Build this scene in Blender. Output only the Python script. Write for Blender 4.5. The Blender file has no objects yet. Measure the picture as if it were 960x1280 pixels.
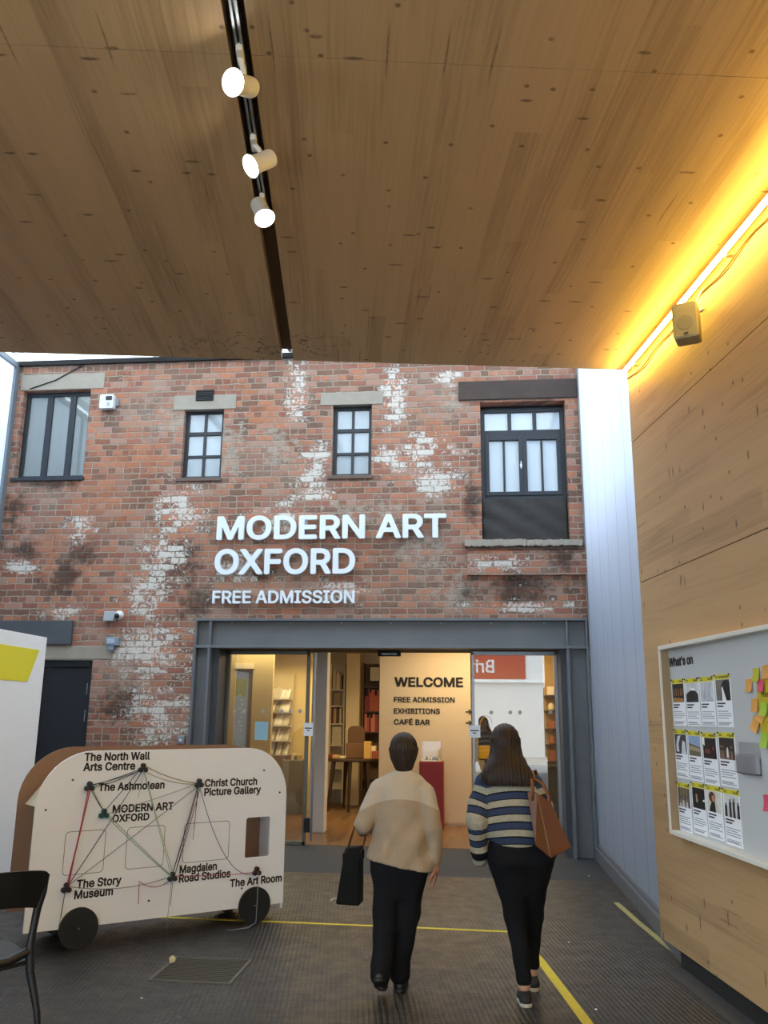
import bpy, bmesh, math, random, os
import numpy as np
from mathutils import Vector, Matrix

# ------------------------------------------------------------------ camera
SC = bpy.context.scene
COL = SC.collection
FPX, PITCH, YAW, ROLL, EYE = 1062.72, 0.230681, -0.103646, 0.009965, 1.7
_cp, _sp, _cy, _sy = math.cos(PITCH), math.sin(PITCH), math.cos(YAW), math.sin(YAW)
FWD = Vector((_sy*_cp, _cy*_cp, _sp))
_r0 = Vector((_cy, -_sy, 0)); _u0 = _r0.cross(FWD)
RGT = _r0*math.cos(ROLL) + _u0*math.sin(ROLL)
UPV = _u0*math.cos(ROLL) - _r0*math.sin(ROLL)
cam = bpy.data.cameras.new('camera'); camo = bpy.data.objects.new('camera', cam); COL.objects.link(camo)
m = Matrix((RGT, UPV, -FWD)).transposed().to_4x4(); m.translation = (0, 0, EYE)
camo.matrix_world = m
cam.sensor_width = 36; cam.sensor_fit = 'AUTO'; cam.lens = 36*FPX/1280; cam.clip_start = .05; cam.clip_end = 300
SC.camera = camo

# ------------------------------------------------------------------ world, exposure
SC.view_settings.view_transform = 'Standard'; SC.view_settings.look = 'None'
SC.view_settings.gamma = 1; SC.view_settings.use_curve_mapping = False
SC.view_settings.exposure = 0.2
W = bpy.data.worlds.new('overcast_sky'); SC.world = W; W.use_nodes = True
_bg = W.node_tree.nodes['Background']
_bg.inputs[0].default_value = (.80, .90, 1.0, 1); _bg.inputs[1].default_value = 5.6
SC.cycles.max_bounces = 8; SC.cycles.diffuse_bounces = 5; SC.cycles.transparent_max_bounces = 12
SC.cycles.sample_clamp_indirect = 6; SC.cycles.caustics_reflective = False; SC.cycles.caustics_refractive = False

def area_lamp(name, loc, power, color, sx, sy, rot=(0, 0, 0), cat=None):
    l = bpy.data.lights.new(name, 'AREA'); l.energy = power; l.color = color; l.shape = 'RECTANGLE'; l.size = sx; l.size_y = sy
    o = bpy.data.objects.new(name, l); COL.objects.link(o); o.location = loc; o.rotation_euler = rot
    return o
# lamps of the shop ceiling (warm)
WARM = (1.0, .70, .36)
area_lamp('shop_lamp', (-.35, 12.9, 2.93), 26, WARM, .5, .3)
area_lamp('shop_lamp', (-1.9, 14.6, 2.93), 55, WARM, 1.6, .8)
area_lamp('shop_lamp', (-3.4, 14.2, 2.93), 48, (1.0, .78, .40), 1.2, .8)
area_lamp('shop_lamp', (.8, 13.6, 2.93), 38, WARM, .9, .8)

# ------------------------------------------------------------------ picture -> place (used to measure positions on known planes)
def ray(x, y): return RGT*((x-480)/FPX) - UPV*((y-640)/FPX) + FWD
def hit(x, y, P, n):
    d = ray(x, y); o = Vector((0, 0, EYE)); n = Vector(n)
    return o + d*((Vector(P)-o).dot(n)/d.dot(n))
def on_y(x, y, Y): return hit(x, y, (0, Y, 0), (0, 1, 0))
def on_z(x, y, Z=0.0): return hit(x, y, (0, 0, Z), (0, 0, 1))
FAC = 11.10
def fac(x, y, Y=FAC):
    p = on_y(x, y, Y); return p.x, p.z
AX = Vector((-.149, .989, 0)).normalized()          # long axis of the timber foyer
PERP = Vector((AX.y, -AX.x, 0))                     # to the right, across the foyer
WCOR = Vector((1.34, 6.91, 0))                      # far end of the timber wall
def wl(s, z, n=0.0): return WCOR - AX*s - PERP*n + Vector((0, 0, z))
def on_wall(x, y, n=0.0):
    p = hit(x, y, WCOR - PERP*n, PERP); q = p - WCOR
    return -q.dot(AX), p.z
CEIL = 4.54

# ------------------------------------------------------------------ materials
def lin(c):
    if isinstance(c, str): c = [int(c[i:i+2], 16)/255 for i in (0, 2, 4)]
    return tuple((v/12.92 if v <= .04045 else ((v+.055)/1.055)**2.4) for v in c)
class NT:
    def __init__(s, name):
        s.m = bpy.data.materials.new(name); s.m.use_nodes = True; s.t = s.m.node_tree; s.t.nodes.clear()
        s.out = s.n('ShaderNodeOutputMaterial')
    def n(s, typ, **kw):
        nd = s.t.nodes.new(typ)
        for k, v in kw.items(): setattr(nd, k, v)
        return nd
    def put(s, sock, v):
        if v is None: return
        if isinstance(v, bpy.types.NodeSocket): s.t.links.new(v, sock)
        elif isinstance(v, (tuple, list, Vector)) and sock.type == 'RGBA' and len(v) == 3: sock.default_value = (*v, 1)
        else: sock.default_value = v
    def math(s, op, a, b=None, c=None, clamp=False):
        nd = s.n('ShaderNodeMath', operation=op, use_clamp=clamp)
        s.put(nd.inputs[0], a); s.put(nd.inputs[1], b); s.put(nd.inputs[2], c); return nd.outputs[0]
    def vmath(s, op, a, b=None):
        nd = s.n('ShaderNodeVectorMath', operation=op); s.put(nd.inputs[0], a); s.put(nd.inputs[1], b)
        return nd.outputs['Value'] if op in ('LENGTH', 'DOT_PRODUCT', 'DISTANCE') else nd.outputs[0]
    def mix(s, f, a, b, bt='MIX'):
        nd = s.n('ShaderNodeMix', data_type='RGBA', blend_type=bt); s.put(nd.inputs[0], f); s.put(nd.inputs[6], a); s.put(nd.inputs[7], b); return nd.outputs[2]
    def coord(s, kind='Object'): return s.n('ShaderNodeTexCoord').outputs[kind]
    def sep(s, v):
        nd = s.n('ShaderNodeSeparateXYZ'); s.put(nd.inputs[0], v); return nd.outputs
    def comb(s, x=0., y=0., z=0.):
        nd = s.n('ShaderNodeCombineXYZ'); s.put(nd.inputs[0], x); s.put(nd.inputs[1], y); s.put(nd.inputs[2], z); return nd.outputs[0]
    def noise(s, v, scale=5., detail=3., rough=.5):
        nd = s.n('ShaderNodeTexNoise'); s.put(nd.inputs['Vector'], v); nd.inputs['Scale'].default_value = scale
        nd.inputs['Detail'].default_value = detail; nd.inputs['Roughness'].default_value = rough; return nd.outputs[0]
    def smooth(s, v, a, b, lo=0., hi=1.):
        nd = s.n('ShaderNodeMapRange', interpolation_type='SMOOTHSTEP'); s.put(nd.inputs[0], v)
        for i, q in enumerate((a, b, lo, hi)): s.put(nd.inputs[i+1], q)
        return nd.outputs[0]
    def ramp(s, f, stops, interp='LINEAR'):
        nd = s.n('ShaderNodeValToRGB'); nd.color_ramp.interpolation = interp; e = nd.color_ramp.elements
        while len(e) < len(stops): e.new(.5)
        for k, (p, c) in zip(e, stops): k.position = p; k.color = (*c, 1)
        s.put(nd.inputs[0], f); return nd.outputs[0]
    def wnoise(s, v):
        nd = s.n('ShaderNodeTexWhiteNoise', noise_dimensions='3D'); s.put(nd.inputs[0], v); return nd.outputs[0]
    def bump(s, h, strength=.5, dist=.01):
        nd = s.n('ShaderNodeBump'); nd.inputs['Strength'].default_value = strength; nd.inputs['Distance'].default_value = dist
        s.put(nd.inputs['Height'], h); return nd.outputs[0]
    def bsdf(s, color, rough=.6, metal=0., normal=None, spec=.5):
        b = s.n('ShaderNodeBsdfPrincipled'); s.put(b.inputs['Base Color'], color); s.put(b.inputs['Roughness'], rough)
        s.put(b.inputs['Metallic'], metal); s.put(b.inputs['Specular IOR Level'], spec)
        if normal is not None: s.put(b.inputs['Normal'], normal)
        return b
    def done(s, sh):
        s.t.links.new(sh.outputs[0] if not isinstance(sh, bpy.types.NodeSocket) else sh, s.out.inputs[0]); return s.m

def plain(name, col, rough=.6, metal=0., var=.08, scale=9., bump=0., spec=.5, bscale=None):
    k = NT(name); c = lin(col) if isinstance(col, str) else col
    co = k.coord(); n = k.noise(co, scale, 4, .6)
    cc = k.mix(n, tuple(v*(1-var) for v in c), tuple(min(1, v*(1+var)) for v in c))
    nor = k.bump(k.noise(co, bscale or scale*8, 3, .6), bump, .004) if bump else None
    return k.done(k.bsdf(cc, rough, metal, nor, spec))
def emit(name, col, strength):
    k = NT(name); e = k.n('ShaderNodeEmission'); k.put(e.inputs[0], col); e.inputs[1].default_value = strength
    return k.done(e)
def glassy(name, tint=(.93, .96, .95), refl=.06, rough=0.):
    """thin clear sheet: see-through, with a mirror part that grows towards grazing view (same from both sides)"""
    k = NT(name); t = k.n('ShaderNodeBsdfTransparent'); k.put(t.inputs[0], tint)
    g = k.n('ShaderNodeBsdfGlossy'); g.inputs['Roughness'].default_value = rough
    ge = k.n('ShaderNodeNewGeometry'); d = k.math('ABSOLUTE', k.vmath('DOT_PRODUCT', ge.outputs['Incoming'], ge.outputs['Normal']))
    f = k.math('ADD', k.math('MULTIPLY', k.math('POWER', k.math('SUBTRACT', 1., d, clamp=True), 5.), .9), .04+refl, clamp=True)
    mx = k.n('ShaderNodeMixShader'); k.put(mx.inputs[0], f); k.t.links.new(t.outputs[0], mx.inputs[1]); k.t.links.new(g.outputs[0], mx.inputs[2])
    return k.done(mx)

def timber(name, u, v, base='B58F5F', dark='8C6A42', knots=True, stain=None):
    """spruce board: grain runs along world direction u, v is across the boards"""
    k = NT(name); co = k.coord()
    U = k.vmath('DOT_PRODUCT', co, tuple(u)); V = k.vmath('DOT_PRODUCT', co, tuple(v))
    wob = k.noise(k.comb(k.math('MULTIPLY', U, .5), V, 0.), 2.2, 2)
    Vw = k.math('ADD', V, k.math('MULTIPLY', wob, .05))
    grain = k.noise(k.comb(k.math('MULTIPLY', U, 1.2), k.math('MULTIPLY', Vw, 55.), 0.), 1., 5, .65)
    broad = k.noise(k.comb(k.math('MULTIPLY', U, .35), k.math('MULTIPLY', V, 3.2), 3.), 1.3, 3, .6)
    plank = k.wnoise(k.comb(k.math('FLOOR', k.math('DIVIDE', V, .135)), k.math('FLOOR', k.math('MULTIPLY', k.math('ADD', U, k.math('MULTIPLY', k.math('FLOOR', k.math('DIVIDE', V, .135)), 1.37)), .42)), 2.))
    t = k.math('ADD', k.math('MULTIPLY', grain, .45), k.math('ADD', k.math('MULTIPLY', broad, .55), k.math('MULTIPLY', plank, .13)))
    c = k.ramp(t, [(.32, lin(dark)), (.56, lin(base)), (.85, tuple(min(1, x*1.18) for x in lin(base)))])
    def dashes(su, sv, thr, prob, seed):
        vo = k.n('ShaderNodeTexVoronoi', voronoi_dimensions='2D'); vo.inputs['Scale'].default_value = 1.; vo.inputs['Randomness'].default_value = 1.
        k.put(vo.inputs['Vector'], k.comb(k.math('ADD', k.math('MULTIPLY', U, su), seed*3.7), k.math('ADD', k.math('MULTIPLY', Vw, sv), seed*5.3), 0.))
        pick = k.math('LESS_THAN', k.sep(vo.outputs['Color'])[0], prob)
        return k.math('MULTIPLY', k.smooth(vo.outputs['Distance'], thr*.35, thr, 1., 0.), pick)
    if knots:
        rough = k.noise(k.comb(k.math('MULTIPLY', U, 30.), k.math('MULTIPLY', V, 30.), 0.), 1., 2)
        a = dashes(9., 3.4, .14, .10, 4.3); b = dashes(14., 3.2, .2, .025, 9.1); cr = dashes(.9, 26., .2, .035, 2.2); d2 = dashes(7., 6.5, .12, .15, 7.7)
        kn = k.math('MAXIMUM', k.math('MAXIMUM', a, b), k.math('MAXIMUM', d2, k.math('MULTIPLY', cr, .7)))
        kn = k.math('MULTIPLY', kn, k.smooth(rough, .25, .6, .45, 1.))
        c = k.mix(k.math('MULTIPLY', kn, .72), c, lin('3A2A1C'))
    if stain:                                  # damp, mouldy edge of the board: crooked dark threads
        x, y, rx, ry = stain
        d = k.vmath('LENGTH', k.vmath('MULTIPLY', k.vmath('SUBTRACT', co, (x, y, 4.54)), (1/rx, 1/ry, 0)))
        th = k.math('ABSOLUTE', k.math('SUBTRACT', k.noise(co, 4.5, 5, .6), .5)); sp = k.noise(co, 11., 4, .7)
        f = k.math('MULTIPLY', k.smooth(th, .0, .035, 1., 0.), k.math('MULTIPLY', k.smooth(sp, .42, .6), k.smooth(d, .35, 1., 1., 0.)))
        c = k.mix(k.math('MULTIPLY', f, .85), c, lin('33271B'))
    nor = k.bump(grain, .12, .003)
    return k.done(k.bsdf(c, .55, 0, nor, .35))

def brickwork(name, blobs):
    """weathered red brick; blobs = (x, z, rx, rz, kind) stains, kind: w white flaking paint, d soot, g grey render, o orange fresh brick"""
    k = NT(name); co = k.coord(); s = k.sep(co)
    uu = k.math('ADD', s[0], s[1]); zz = s[2]
    base = k.comb(uu, zz, 0.)
    wn = k.n('ShaderNodeTexNoise'); wn.inputs['Scale'].default_value = 9.; wn.inputs['Detail'].default_value = 3; k.put(wn.inputs['Vector'], base)
    off = k.vmath('SCALE', k.vmath('SUBTRACT', wn.outputs[1], (.5, .5, .5))); off.node.inputs['Scale'].default_value = .034
    v = k.vmath('ADD', base, off)
    br = k.n('ShaderNodeTexBrick'); br.offset = .5; br.squash = .5; br.squash_frequency = 3
    k.put(br.inputs['Vector'], v); k.put(br.inputs['Color1'], (0, 0, 0)); k.put(br.inputs['Color2'], (1, 1, 1)); k.put(br.inputs['Mortar'], (.5, .5, .5))
    for nm, val in (('Scale', 1.), ('Mortar Size', .0095), ('Mortar Smooth', .55), ('Bias', 0.), ('Brick Width', .236), ('Row Height', .0865)): br.inputs[nm].default_value = val
    rnd = k.sep(br.outputs['Color'])[0]; mort = br.outputs['Fac']
    bc = k.ramp(rnd, [(0., lin('785B4D')), (.12, lin('90604E')), (.26, lin('A97259')), (.42, lin('9A6857')), (.58, lin('B57A5F')), (.74, lin('AB8472')), (.86, lin('805E4D')), (1., lin('C29C84'))], 'CONSTANT')
    n1 = k.noise(base, 1.1, 4, .6); n2 = k.noise(base, 22., 5, .7); n3 = k.noise(base, 5.5, 6, .72); n4 = k.noise(base, 2.6, 5, .65)
    c = k.mix(k.smooth(n2, .35, .75, 0., .4), bc, k.mix(.5, bc, lin('6A5044')))
    c = k.mix(k.smooth(n1, .40, .72, 0., .45), c, lin('9A8A7C'))
    c = k.mix(k.smooth(n4, .48, .72, 0., .55), c, lin('54453D'))
    mc = k.mix(k.noise(base, 14., 3), lin('857A6C'), lin('B4A999'))
    c = k.mix(mort, c, mc)
    def mask(kinds):
        tot = None
        for (x, z, rx, rz, kd) in blobs:
            if kd != kinds: continue
            d = k.vmath('LENGTH', k.vmath('MULTIPLY', k.vmath('SUBTRACT', k.comb(s[0], zz, 0.), (x, z, 0)), (.62/rx, .62/rz, 0)))
            f = k.smooth(d, .0, 1., 1., 0.)
            tot = f if tot is None else k.math('MAXIMUM', tot, f)
        return tot if tot is not None else 0.
    # fresh orange patches, grey render smears, soot, white flaking paint: worn in patches
    c = k.mix(k.smooth(k.math('ADD', n3, k.math('MULTIPLY', mask('o'), .26)), .62, .85, 0., .6), c, lin('AC7050'))
    fl = k.smooth(k.math('ADD', k.math('ADD', k.math('MULTIPLY', k.noise(base, 9., 6, .75), .6), k.math('MULTIPLY', n4, .4)), k.math('MULTIPLY', mask('g'), .16)), .60, .68)
    c = k.mix(k.math('MULTIPLY', fl, .75), c, lin('A69B8C'))
    so = k.smooth(k.math('ADD', k.math('ADD', k.math('MULTIPLY', n3, .55), k.math('MULTIPLY', n4, .45)), k.math('MULTIPLY', mask('d'), .26)), .60, .80)
    c = k.mix(k.math('MULTIPLY', so, .78), c, lin('3A302B'))
    edge = k.math('MULTIPLY', k.math('ABSOLUTE', k.math('SUBTRACT', rnd, .5)), .22)
    wf = k.math('ADD', k.math('ADD', k.math('ADD', k.math('MULTIPLY', k.noise(base, 24., 7, .8), .62), k.math('MULTIPLY', n4, .33)), edge), k.math('MULTIPLY', mask('w'), .17))
    wh = k.smooth(wf, .645, .70)
    c = k.mix(k.math('MULTIPLY', wh, .85), c, k.mix(n2, lin('C9C2B6'), lin('E6E2DA')))
    h = k.math('ADD', k.math('MULTIPLY', mort, -1.), k.math('ADD', k.math('MULTIPLY', n2, .5), k.math('MULTIPLY', rnd, .25)))
    return k.done(k.bsdf(c, .88, 0, k.bump(h, .8, .012), .2))

def rubber_floor(name):
    k = NT(name); co = k.coord(); s = k.sep(co)
    V = k.vmath('DOT_PRODUCT', co, tuple(PERP)); U = k.vmath('DOT_PRODUCT', co, tuple(AX))
    rib = k.math('PINGPONG', V, .0165); rib = k.math('DIVIDE', rib, .0165)
    cross = k.math('DIVIDE', k.math('PINGPONG', U, .02), .02)
    h = k.math('MULTIPLY', k.smooth(rib, .3, .7), k.smooth(cross, .08, .25))
    n1 = k.noise(co, .9, 4, .6); n2 = k.noise(co, 6., 6, .75); n3 = k.noise(co, 40., 4, .7)
    wear = k.smooth(k.noise(co, .55, 3), .42, .62)
    c = k.mix(n1, lin('201F1E'), lin('31302E'))
    c = k.mix(k.math('MULTIPLY', h, k.math('MULTIPLY', k.math('SUBTRACT', 1.15, wear), .5)), c, lin('504D4A'))
    c = k.mix(k.smooth(n2, .58, .8, 0., .45), c, lin('66615B'))
    c = k.mix(k.smooth(n3, .68, .8, 0., .35), c, lin('908A80'))
    # scuff scratches
    vo = k.n('ShaderNodeTexVoronoi', feature='DISTANCE_TO_EDGE'); vo.inputs['Scale'].default_value = 1.1
    k.put(vo.inputs['Vector'], k.vmath('ADD', co, k.vmath('SCALE', k.comb(n1, n2, 0.))))
    sc = k.math('MULTIPLY', k.smooth(vo.outputs['Distance'], .0, .006, 1., 0.), k.smooth(n2, .5, .6))
    c = k.mix(k.math('MULTIPLY', sc, .45), c, lin('A8A298'))
    ro = k.smooth(n2, .3, .8, .34, .62)
    return k.done(k.bsdf(c, ro, 0, k.bump(h, .75, .004), .45))

def concrete(name, a='4C4D4E', b='66676A', rough=.6, scale=3.):
    k = NT(name); co = k.coord(); n = k.noise(co, scale, 6, .7); n2 = k.noise(co, scale*14, 4, .7)
    c = k.mix(n, lin(a), lin(b)); c = k.mix(k.smooth(n2, .6, .8, 0., .4), c, tuple(x*1.4 for x in lin(b)))
    return k.done(k.bsdf(c, rough, 0, k.bump(n2, .25, .004), .4))

def parquet(name):
    k = NT(name); co = k.coord(); s = k.sep(co)
    row = k.math('FLOOR', k.math('DIVIDE', s[0], .09))
    r = k.wnoise(k.comb(row, k.math('FLOOR', k.math('ADD', k.math('MULTIPLY', s[1], .9), k.math('MULTIPLY', row, .37))), 0.))
    g = k.noise(k.comb(k.math('MULTIPLY', s[0], 40.), k.math('MULTIPLY', s[1], 2.), 0.), 1., 4)
    c = k.mix(k.math('ADD', k.math('MULTIPLY', r, .6), k.math('MULTIPLY', g, .4)), lin('5A4129'), lin('8E6B47'))
    return k.done(k.bsdf(c, .28, 0, None, .5))

def polycarb(name, pitch=.62, axis=1):
    k = NT(name); co = k.coord(); s = k.sep(co)
    f = k.math('FRACT', k.math('DIVIDE', s[axis], pitch))
    seam = k.math('MAXIMUM', k.smooth(f, .0, .03, 1., 0.), k.smooth(f, .97, 1., 0., 1.))
    flute = k.noise(k.comb(k.math('MULTIPLY', s[axis], 22.), k.math('MULTIPLY', s[2], .25), 0.), 1., 2)
    c = k.mix(k.math('MULTIPLY', seam, .6), k.mix(flute, (.64, .68, .75), (.76, .80, .86)), (.28, .31, .38))
    tr = k.n('ShaderNodeBsdfTranslucent'); k.put(tr.inputs[0], c)
    di = k.bsdf(c, .35, 0, None, .5)
    mx = k.n('ShaderNodeMixShader'); mx.inputs[0].default_value = .35
    k.t.links.new(tr.outputs[0], mx.inputs[1]); k.t.links.new(di.outputs[0], mx.inputs[2])
    return k.done(mx)

def knit(name, col, rib=110., var=.12, bump=.25, seam=None):
    k = NT(name); co = k.coord(); c = lin(col); s = k.sep(co)
    n = k.noise(co, 7., 4, .6); cc = k.mix(n, tuple(x*(1-var) for x in c), tuple(min(1, x*(1+var)) for x in c))
    if seam is not None:                      # paler yoke above the shoulder seam
        zc, xc, col2 = seam
        dx = k.math('SUBTRACT', s[0], xc); edge = k.math('SUBTRACT', s[2], k.math('SUBTRACT', zc, k.math('MULTIPLY', k.math('MULTIPLY', dx, dx), 1.2)))
        cc = k.mix(k.smooth(edge, -.003, .003), cc, lin(col2))
    h = k.math('ADD', k.math('MULTIPLY', k.noise(co, 16., 3, .6), .8), k.math('MULTIPLY', k.noise(co, rib, 2), .3))
    return k.done(k.bsdf(cc, .9, 0, k.bump(h, bump, .02), .15))

def striped_knit(name):
    k = NT(name); co = k.coord(); at = k.n('ShaderNodeAttribute', attribute_name='stripe'); s = at.outputs['Fac']
    f = k.math('FRACT', k.math('DIVIDE', s, .088))
    c = k.ramp(f, [(0., lin('A8A28E')), (.43, lin('17181C')), (.53, lin('38435C')), (.93, lin('17181C'))], 'CONSTANT')
    c = k.mix(k.math('LESS_THAN', s, 0.), c, lin('3A4660'))
    c = k.mix(k.smooth(k.noise(co, 60., 3), .3, .8, 0., .25), c, (.02, .02, .03))
    h = k.math('ADD', k.noise(co, 18., 3), k.math('MULTIPLY', k.noise(co, 130., 2), .3))
    return k.done(k.bsdf(c, .92, 0, k.bump(h, .25, .02), .12))

def hairmat(name, a, b):
    k = NT(name); co = k.coord(); s = k.sep(co)
    v = k.comb(k.math('MULTIPLY', s[0], 190.), k.math('MULTIPLY', s[1], 190.), k.math('MULTIPLY', s[2], 5.))
    n = k.noise(v, 1., 4, .6); n2 = k.noise(v, .25, 3)
    c = k.mix(k.math('MULTIPLY', k.math('ADD', n, n2), .5), lin(a), lin(b))
    return k.done(k.bsdf(c, .55, 0, k.bump(n, .3, .005), .3))
# ------------------------------------------------------------------ objects, parts, tags
def tag(o, label=None, cat=None, group=None, kind=None):
    if label: o['label'] = label
    if cat: o['category'] = cat
    if group: o['group'] = group
    if kind: o['kind'] = kind
    return o
def wm(o):
    m = o.matrix_basis.copy()
    while o.parent: o = o.parent; m = o.matrix_basis @ m
    return m
def thing(name, label, cat, loc=(0, 0, 0), rz=0., group=None):
    o = bpy.data.objects.new(name, None); o.empty_display_size = .1; COL.objects.link(o)
    o.location = loc; o.rotation_euler = (0, 0, rz)
    return tag(o, label, cat, group)
def link_mesh(name, me, mat=None, parent=None, world=True):
    o = bpy.data.objects.new(name, me); COL.objects.link(o)
    if mat is not None: me.materials.clear(); me.materials.append(mat)
    if parent is not None:
        o.parent = parent
        if world: me.transform(wm(parent).inverted())
    return o
def copy_tree(o, parent=None):
    c = o.copy(); COL.objects.link(c)
    if parent is not None: c.parent = parent
    for ch in list(o.children): copy_tree(ch, c)
    return c
def frame(o, x, y, z=None):
    """4x4 from origin and two axes (world)"""
    x = Vector(x).normalized(); y = Vector(y); y = (y - x*y.dot(x)).normalized(); z = x.cross(y)
    m = Matrix((x, y, z)).transposed().to_4x4(); m.translation = o; return m
class MB:
    def __init__(s): s.v = []; s.f = []
    def add(s, vs, fs, M=None):
        b = len(s.v); s.v += [tuple(M @ Vector(p)) if M else tuple(p) for p in vs]; s.f += [tuple(b+i for i in f) for f in fs]; return s
    def box(s, lo, hi, M=None):
        x0, y0, z0 = lo; x1, y1, z1 = hi
        return s.add([(x0,y0,z0),(x1,y0,z0),(x1,y1,z0),(x0,y1,z0),(x0,y0,z1),(x1,y0,z1),(x1,y1,z1),(x0,y1,z1)],
                     [(0,3,2,1),(4,5,6,7),(0,1,5,4),(1,2,6,5),(2,3,7,6),(3,0,4,7)], M)
    def hexa(s, p): return s.add(p, [(0,3,2,1),(4,5,6,7),(0,1,5,4),(1,2,6,5),(2,3,7,6),(3,0,4,7)])
    def prism(s, pts, depth, M=None):          # 2-D outline in local xy, pushed along -z by depth
        n = len(pts)
        return s.add([(x, y, 0) for x, y in pts]+[(x, y, -depth) for x, y in pts],
                     [tuple(range(n)), tuple(range(2*n-1, n-1, -1))]+[(i, i+n, (i+1) % n+n, (i+1) % n) for i in range(n)], M)
    def cyl(s, a, b, r0, r1=None, n=20):
        return s.tube([a, b], [r0, r0 if r1 is None else r1], n)
    def tube(s, pts, r, n=10, cap=True):
        pts = [Vector(p) for p in pts]; rs = r if isinstance(r, (list, tuple)) else [r]*len(pts)
        t0 = (pts[1]-pts[0]).normalized(); ref = Vector((0, 0, 1)) if abs(t0.z) < .9 else Vector((1, 0, 0))
        X = t0.cross(ref).normalized(); vs = []; fs = []
        for i, p in enumerate(pts):
            t = (pts[min(i+1, len(pts)-1)]-pts[max(i-1, 0)]).normalized(); X = (X - t*X.dot(t)).normalized(); Y = t.cross(X)
            for j in range(n):
                a = 2*math.pi*j/n; vs.append(p+X*(rs[i]*math.cos(a))+Y*(rs[i]*math.sin(a)))
        for i in range(len(pts)-1):
            for j in range(n): fs.append((i*n+j, i*n+(j+1) % n, (i+1)*n+(j+1) % n, (i+1)*n+j))
        if cap: fs += [tuple(range(n-1, -1, -1)), tuple(range((len(pts)-1)*n, len(pts)*n))]
        return s.add(vs, fs)
    def lathe(s, prof, n=24, M=None):          # prof (r, z)
        vs = [(r*math.cos(2*math.pi*j/n), r*math.sin(2*math.pi*j/n), z) for r, z in prof for j in range(n)]
        fs = [(i*n+j, i*n+(j+1) % n, (i+1)*n+(j+1) % n, (i+1)*n+j) for i in range(len(prof)-1) for j in range(n)]
        fs += [tuple(range(n-1, -1, -1)), tuple(range((len(prof)-1)*n, len(prof)*n))]
        return s.add(vs, fs, M)
    def ball(s, c, r, n=12):
        c = Vector(c); rr = r if isinstance(r, (tuple, list)) else (r, r, r); k = n//2
        M = Matrix.Translation(c) @ Matrix.Diagonal((*rr, 1))
        return s.lathe([(max(1e-3, math.sin(math.pi*i/k)), -math.cos(math.pi*i/k)) for i in range(k+1)], n, M)
    def build(s, name, mat, parent=None, smooth=False, bevel=0., kind=None):
        me = bpy.data.meshes.new(name); me.from_pydata(s.v, [], s.f); me.update()
        bm = bmesh.new(); bm.from_mesh(me); bmesh.ops.recalc_face_normals(bm, faces=bm.faces); bm.to_mesh(me); bm.free()
        o = link_mesh(name, me, mat, parent)
        if smooth:
            for p in me.polygons: p.use_smooth = True
            if smooth != 'all':
                try: me.set_sharp_from_angle(angle=math.radians(40))
                except Exception: pass
        if bevel:
            b = o.modifiers.new('bevel', 'BEVEL'); b.width = bevel; b.segments = 2; b.limit_method = 'ANGLE'; b.angle_limit = math.radians(40)
        if kind: o['kind'] = kind
        return o
def struct(mb, name, mat, label=None, **kw):
    o = mb.build(name, mat, **kw); o['kind'] = 'structure'
    if label: o['label'] = label
    return o
def rounded(x0, y0, x1, y1, r, n=6):
    rs = r if isinstance(r, (list, tuple)) else [r]*4; out = []
    for (cx, cy, a0, rr) in ((x1-rs[1], y0+rs[1], -90, rs[1]), (x1-rs[2], y1-rs[2], 0, rs[2]), (x0+rs[3], y1-rs[3], 90, rs[3]), (x0+rs[0], y0+rs[0], 180, rs[0])):
        for i in range(n+1):
            a = math.radians(a0+90*i/n); out.append((cx+rr*math.cos(a), cy+rr*math.sin(a)))
    return out
def curve_mesh(c):
    o = bpy.data.objects.new('tmp_curve', c); COL.objects.link(o); bpy.context.view_layer.update()
    me = bpy.data.meshes.new_from_object(o.evaluated_get(bpy.context.evaluated_depsgraph_get()))
    bpy.data.objects.remove(o); bpy.data.curves.remove(c); return me
def plate(loops, thick, M):
    """flat board with holes: loops[0] outline, others holes, local xy; thickness along +-z/2"""
    c = bpy.data.curves.new('tmp', 'CURVE'); c.dimensions = '2D'; c.fill_mode = 'BOTH'; c.extrude = thick/2
    ca, sa = math.cos(.137), math.sin(.137)      # filled slightly turned: exact verticals upset the fill
    for lp in loops:
        lp = [(x*ca-y*sa, x*sa+y*ca) for x, y in lp]
        sp = c.splines.new('POLY'); sp.points.add(len(lp)-1); sp.use_cyclic_u = True
        for q, (x, y) in zip(sp.points, lp): q.co = (x, y, 0, 1)
    me = curve_mesh(c); me.transform(M @ Matrix.Rotation(-.137, 4, 'Z')); return me
FONT = None
try:
    FONT = bpy.data.fonts.load(os.path.join(bpy.utils.system_resource('DATAFILES', path='fonts'), 'Inter.woff2'))
except Exception:
    FONT = None
def outlines(body, space=1.0):
    c = bpy.data.curves.new('tmp', 'FONT'); c.body = body; c.size = 1; c.fill_mode = 'NONE'; c.space_character = space; c.resolution_u = 5
    if FONT: c.font = FONT
    me = curve_mesh(c); nb = {}
    for e in me.edges:
        i, j = e.vertices; nb.setdefault(i, []).append(j); nb.setdefault(j, []).append(i)
    V = [(v.co.x, v.co.y) for v in me.vertices]; seen = set(); loops = []
    # walk along the stored edge direction so that holes keep their opposite winding
    nxt = {e.vertices[0]: e.vertices[1] for e in me.edges}
    for st in range(len(V)):
        if st in seen or st not in nb: continue
        lp = [st]; seen.add(st); cur = nxt.get(st, nb[st][0])
        while cur not in seen:
            seen.add(cur); lp.append(cur); q = [k for k in nb[cur] if k not in seen]
            if not q: break
            cur = q[0]
        if len(lp) > 2: loops.append(np.array([V[i] for i in lp]))
    bpy.data.meshes.remove(me)
    return loops
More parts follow.
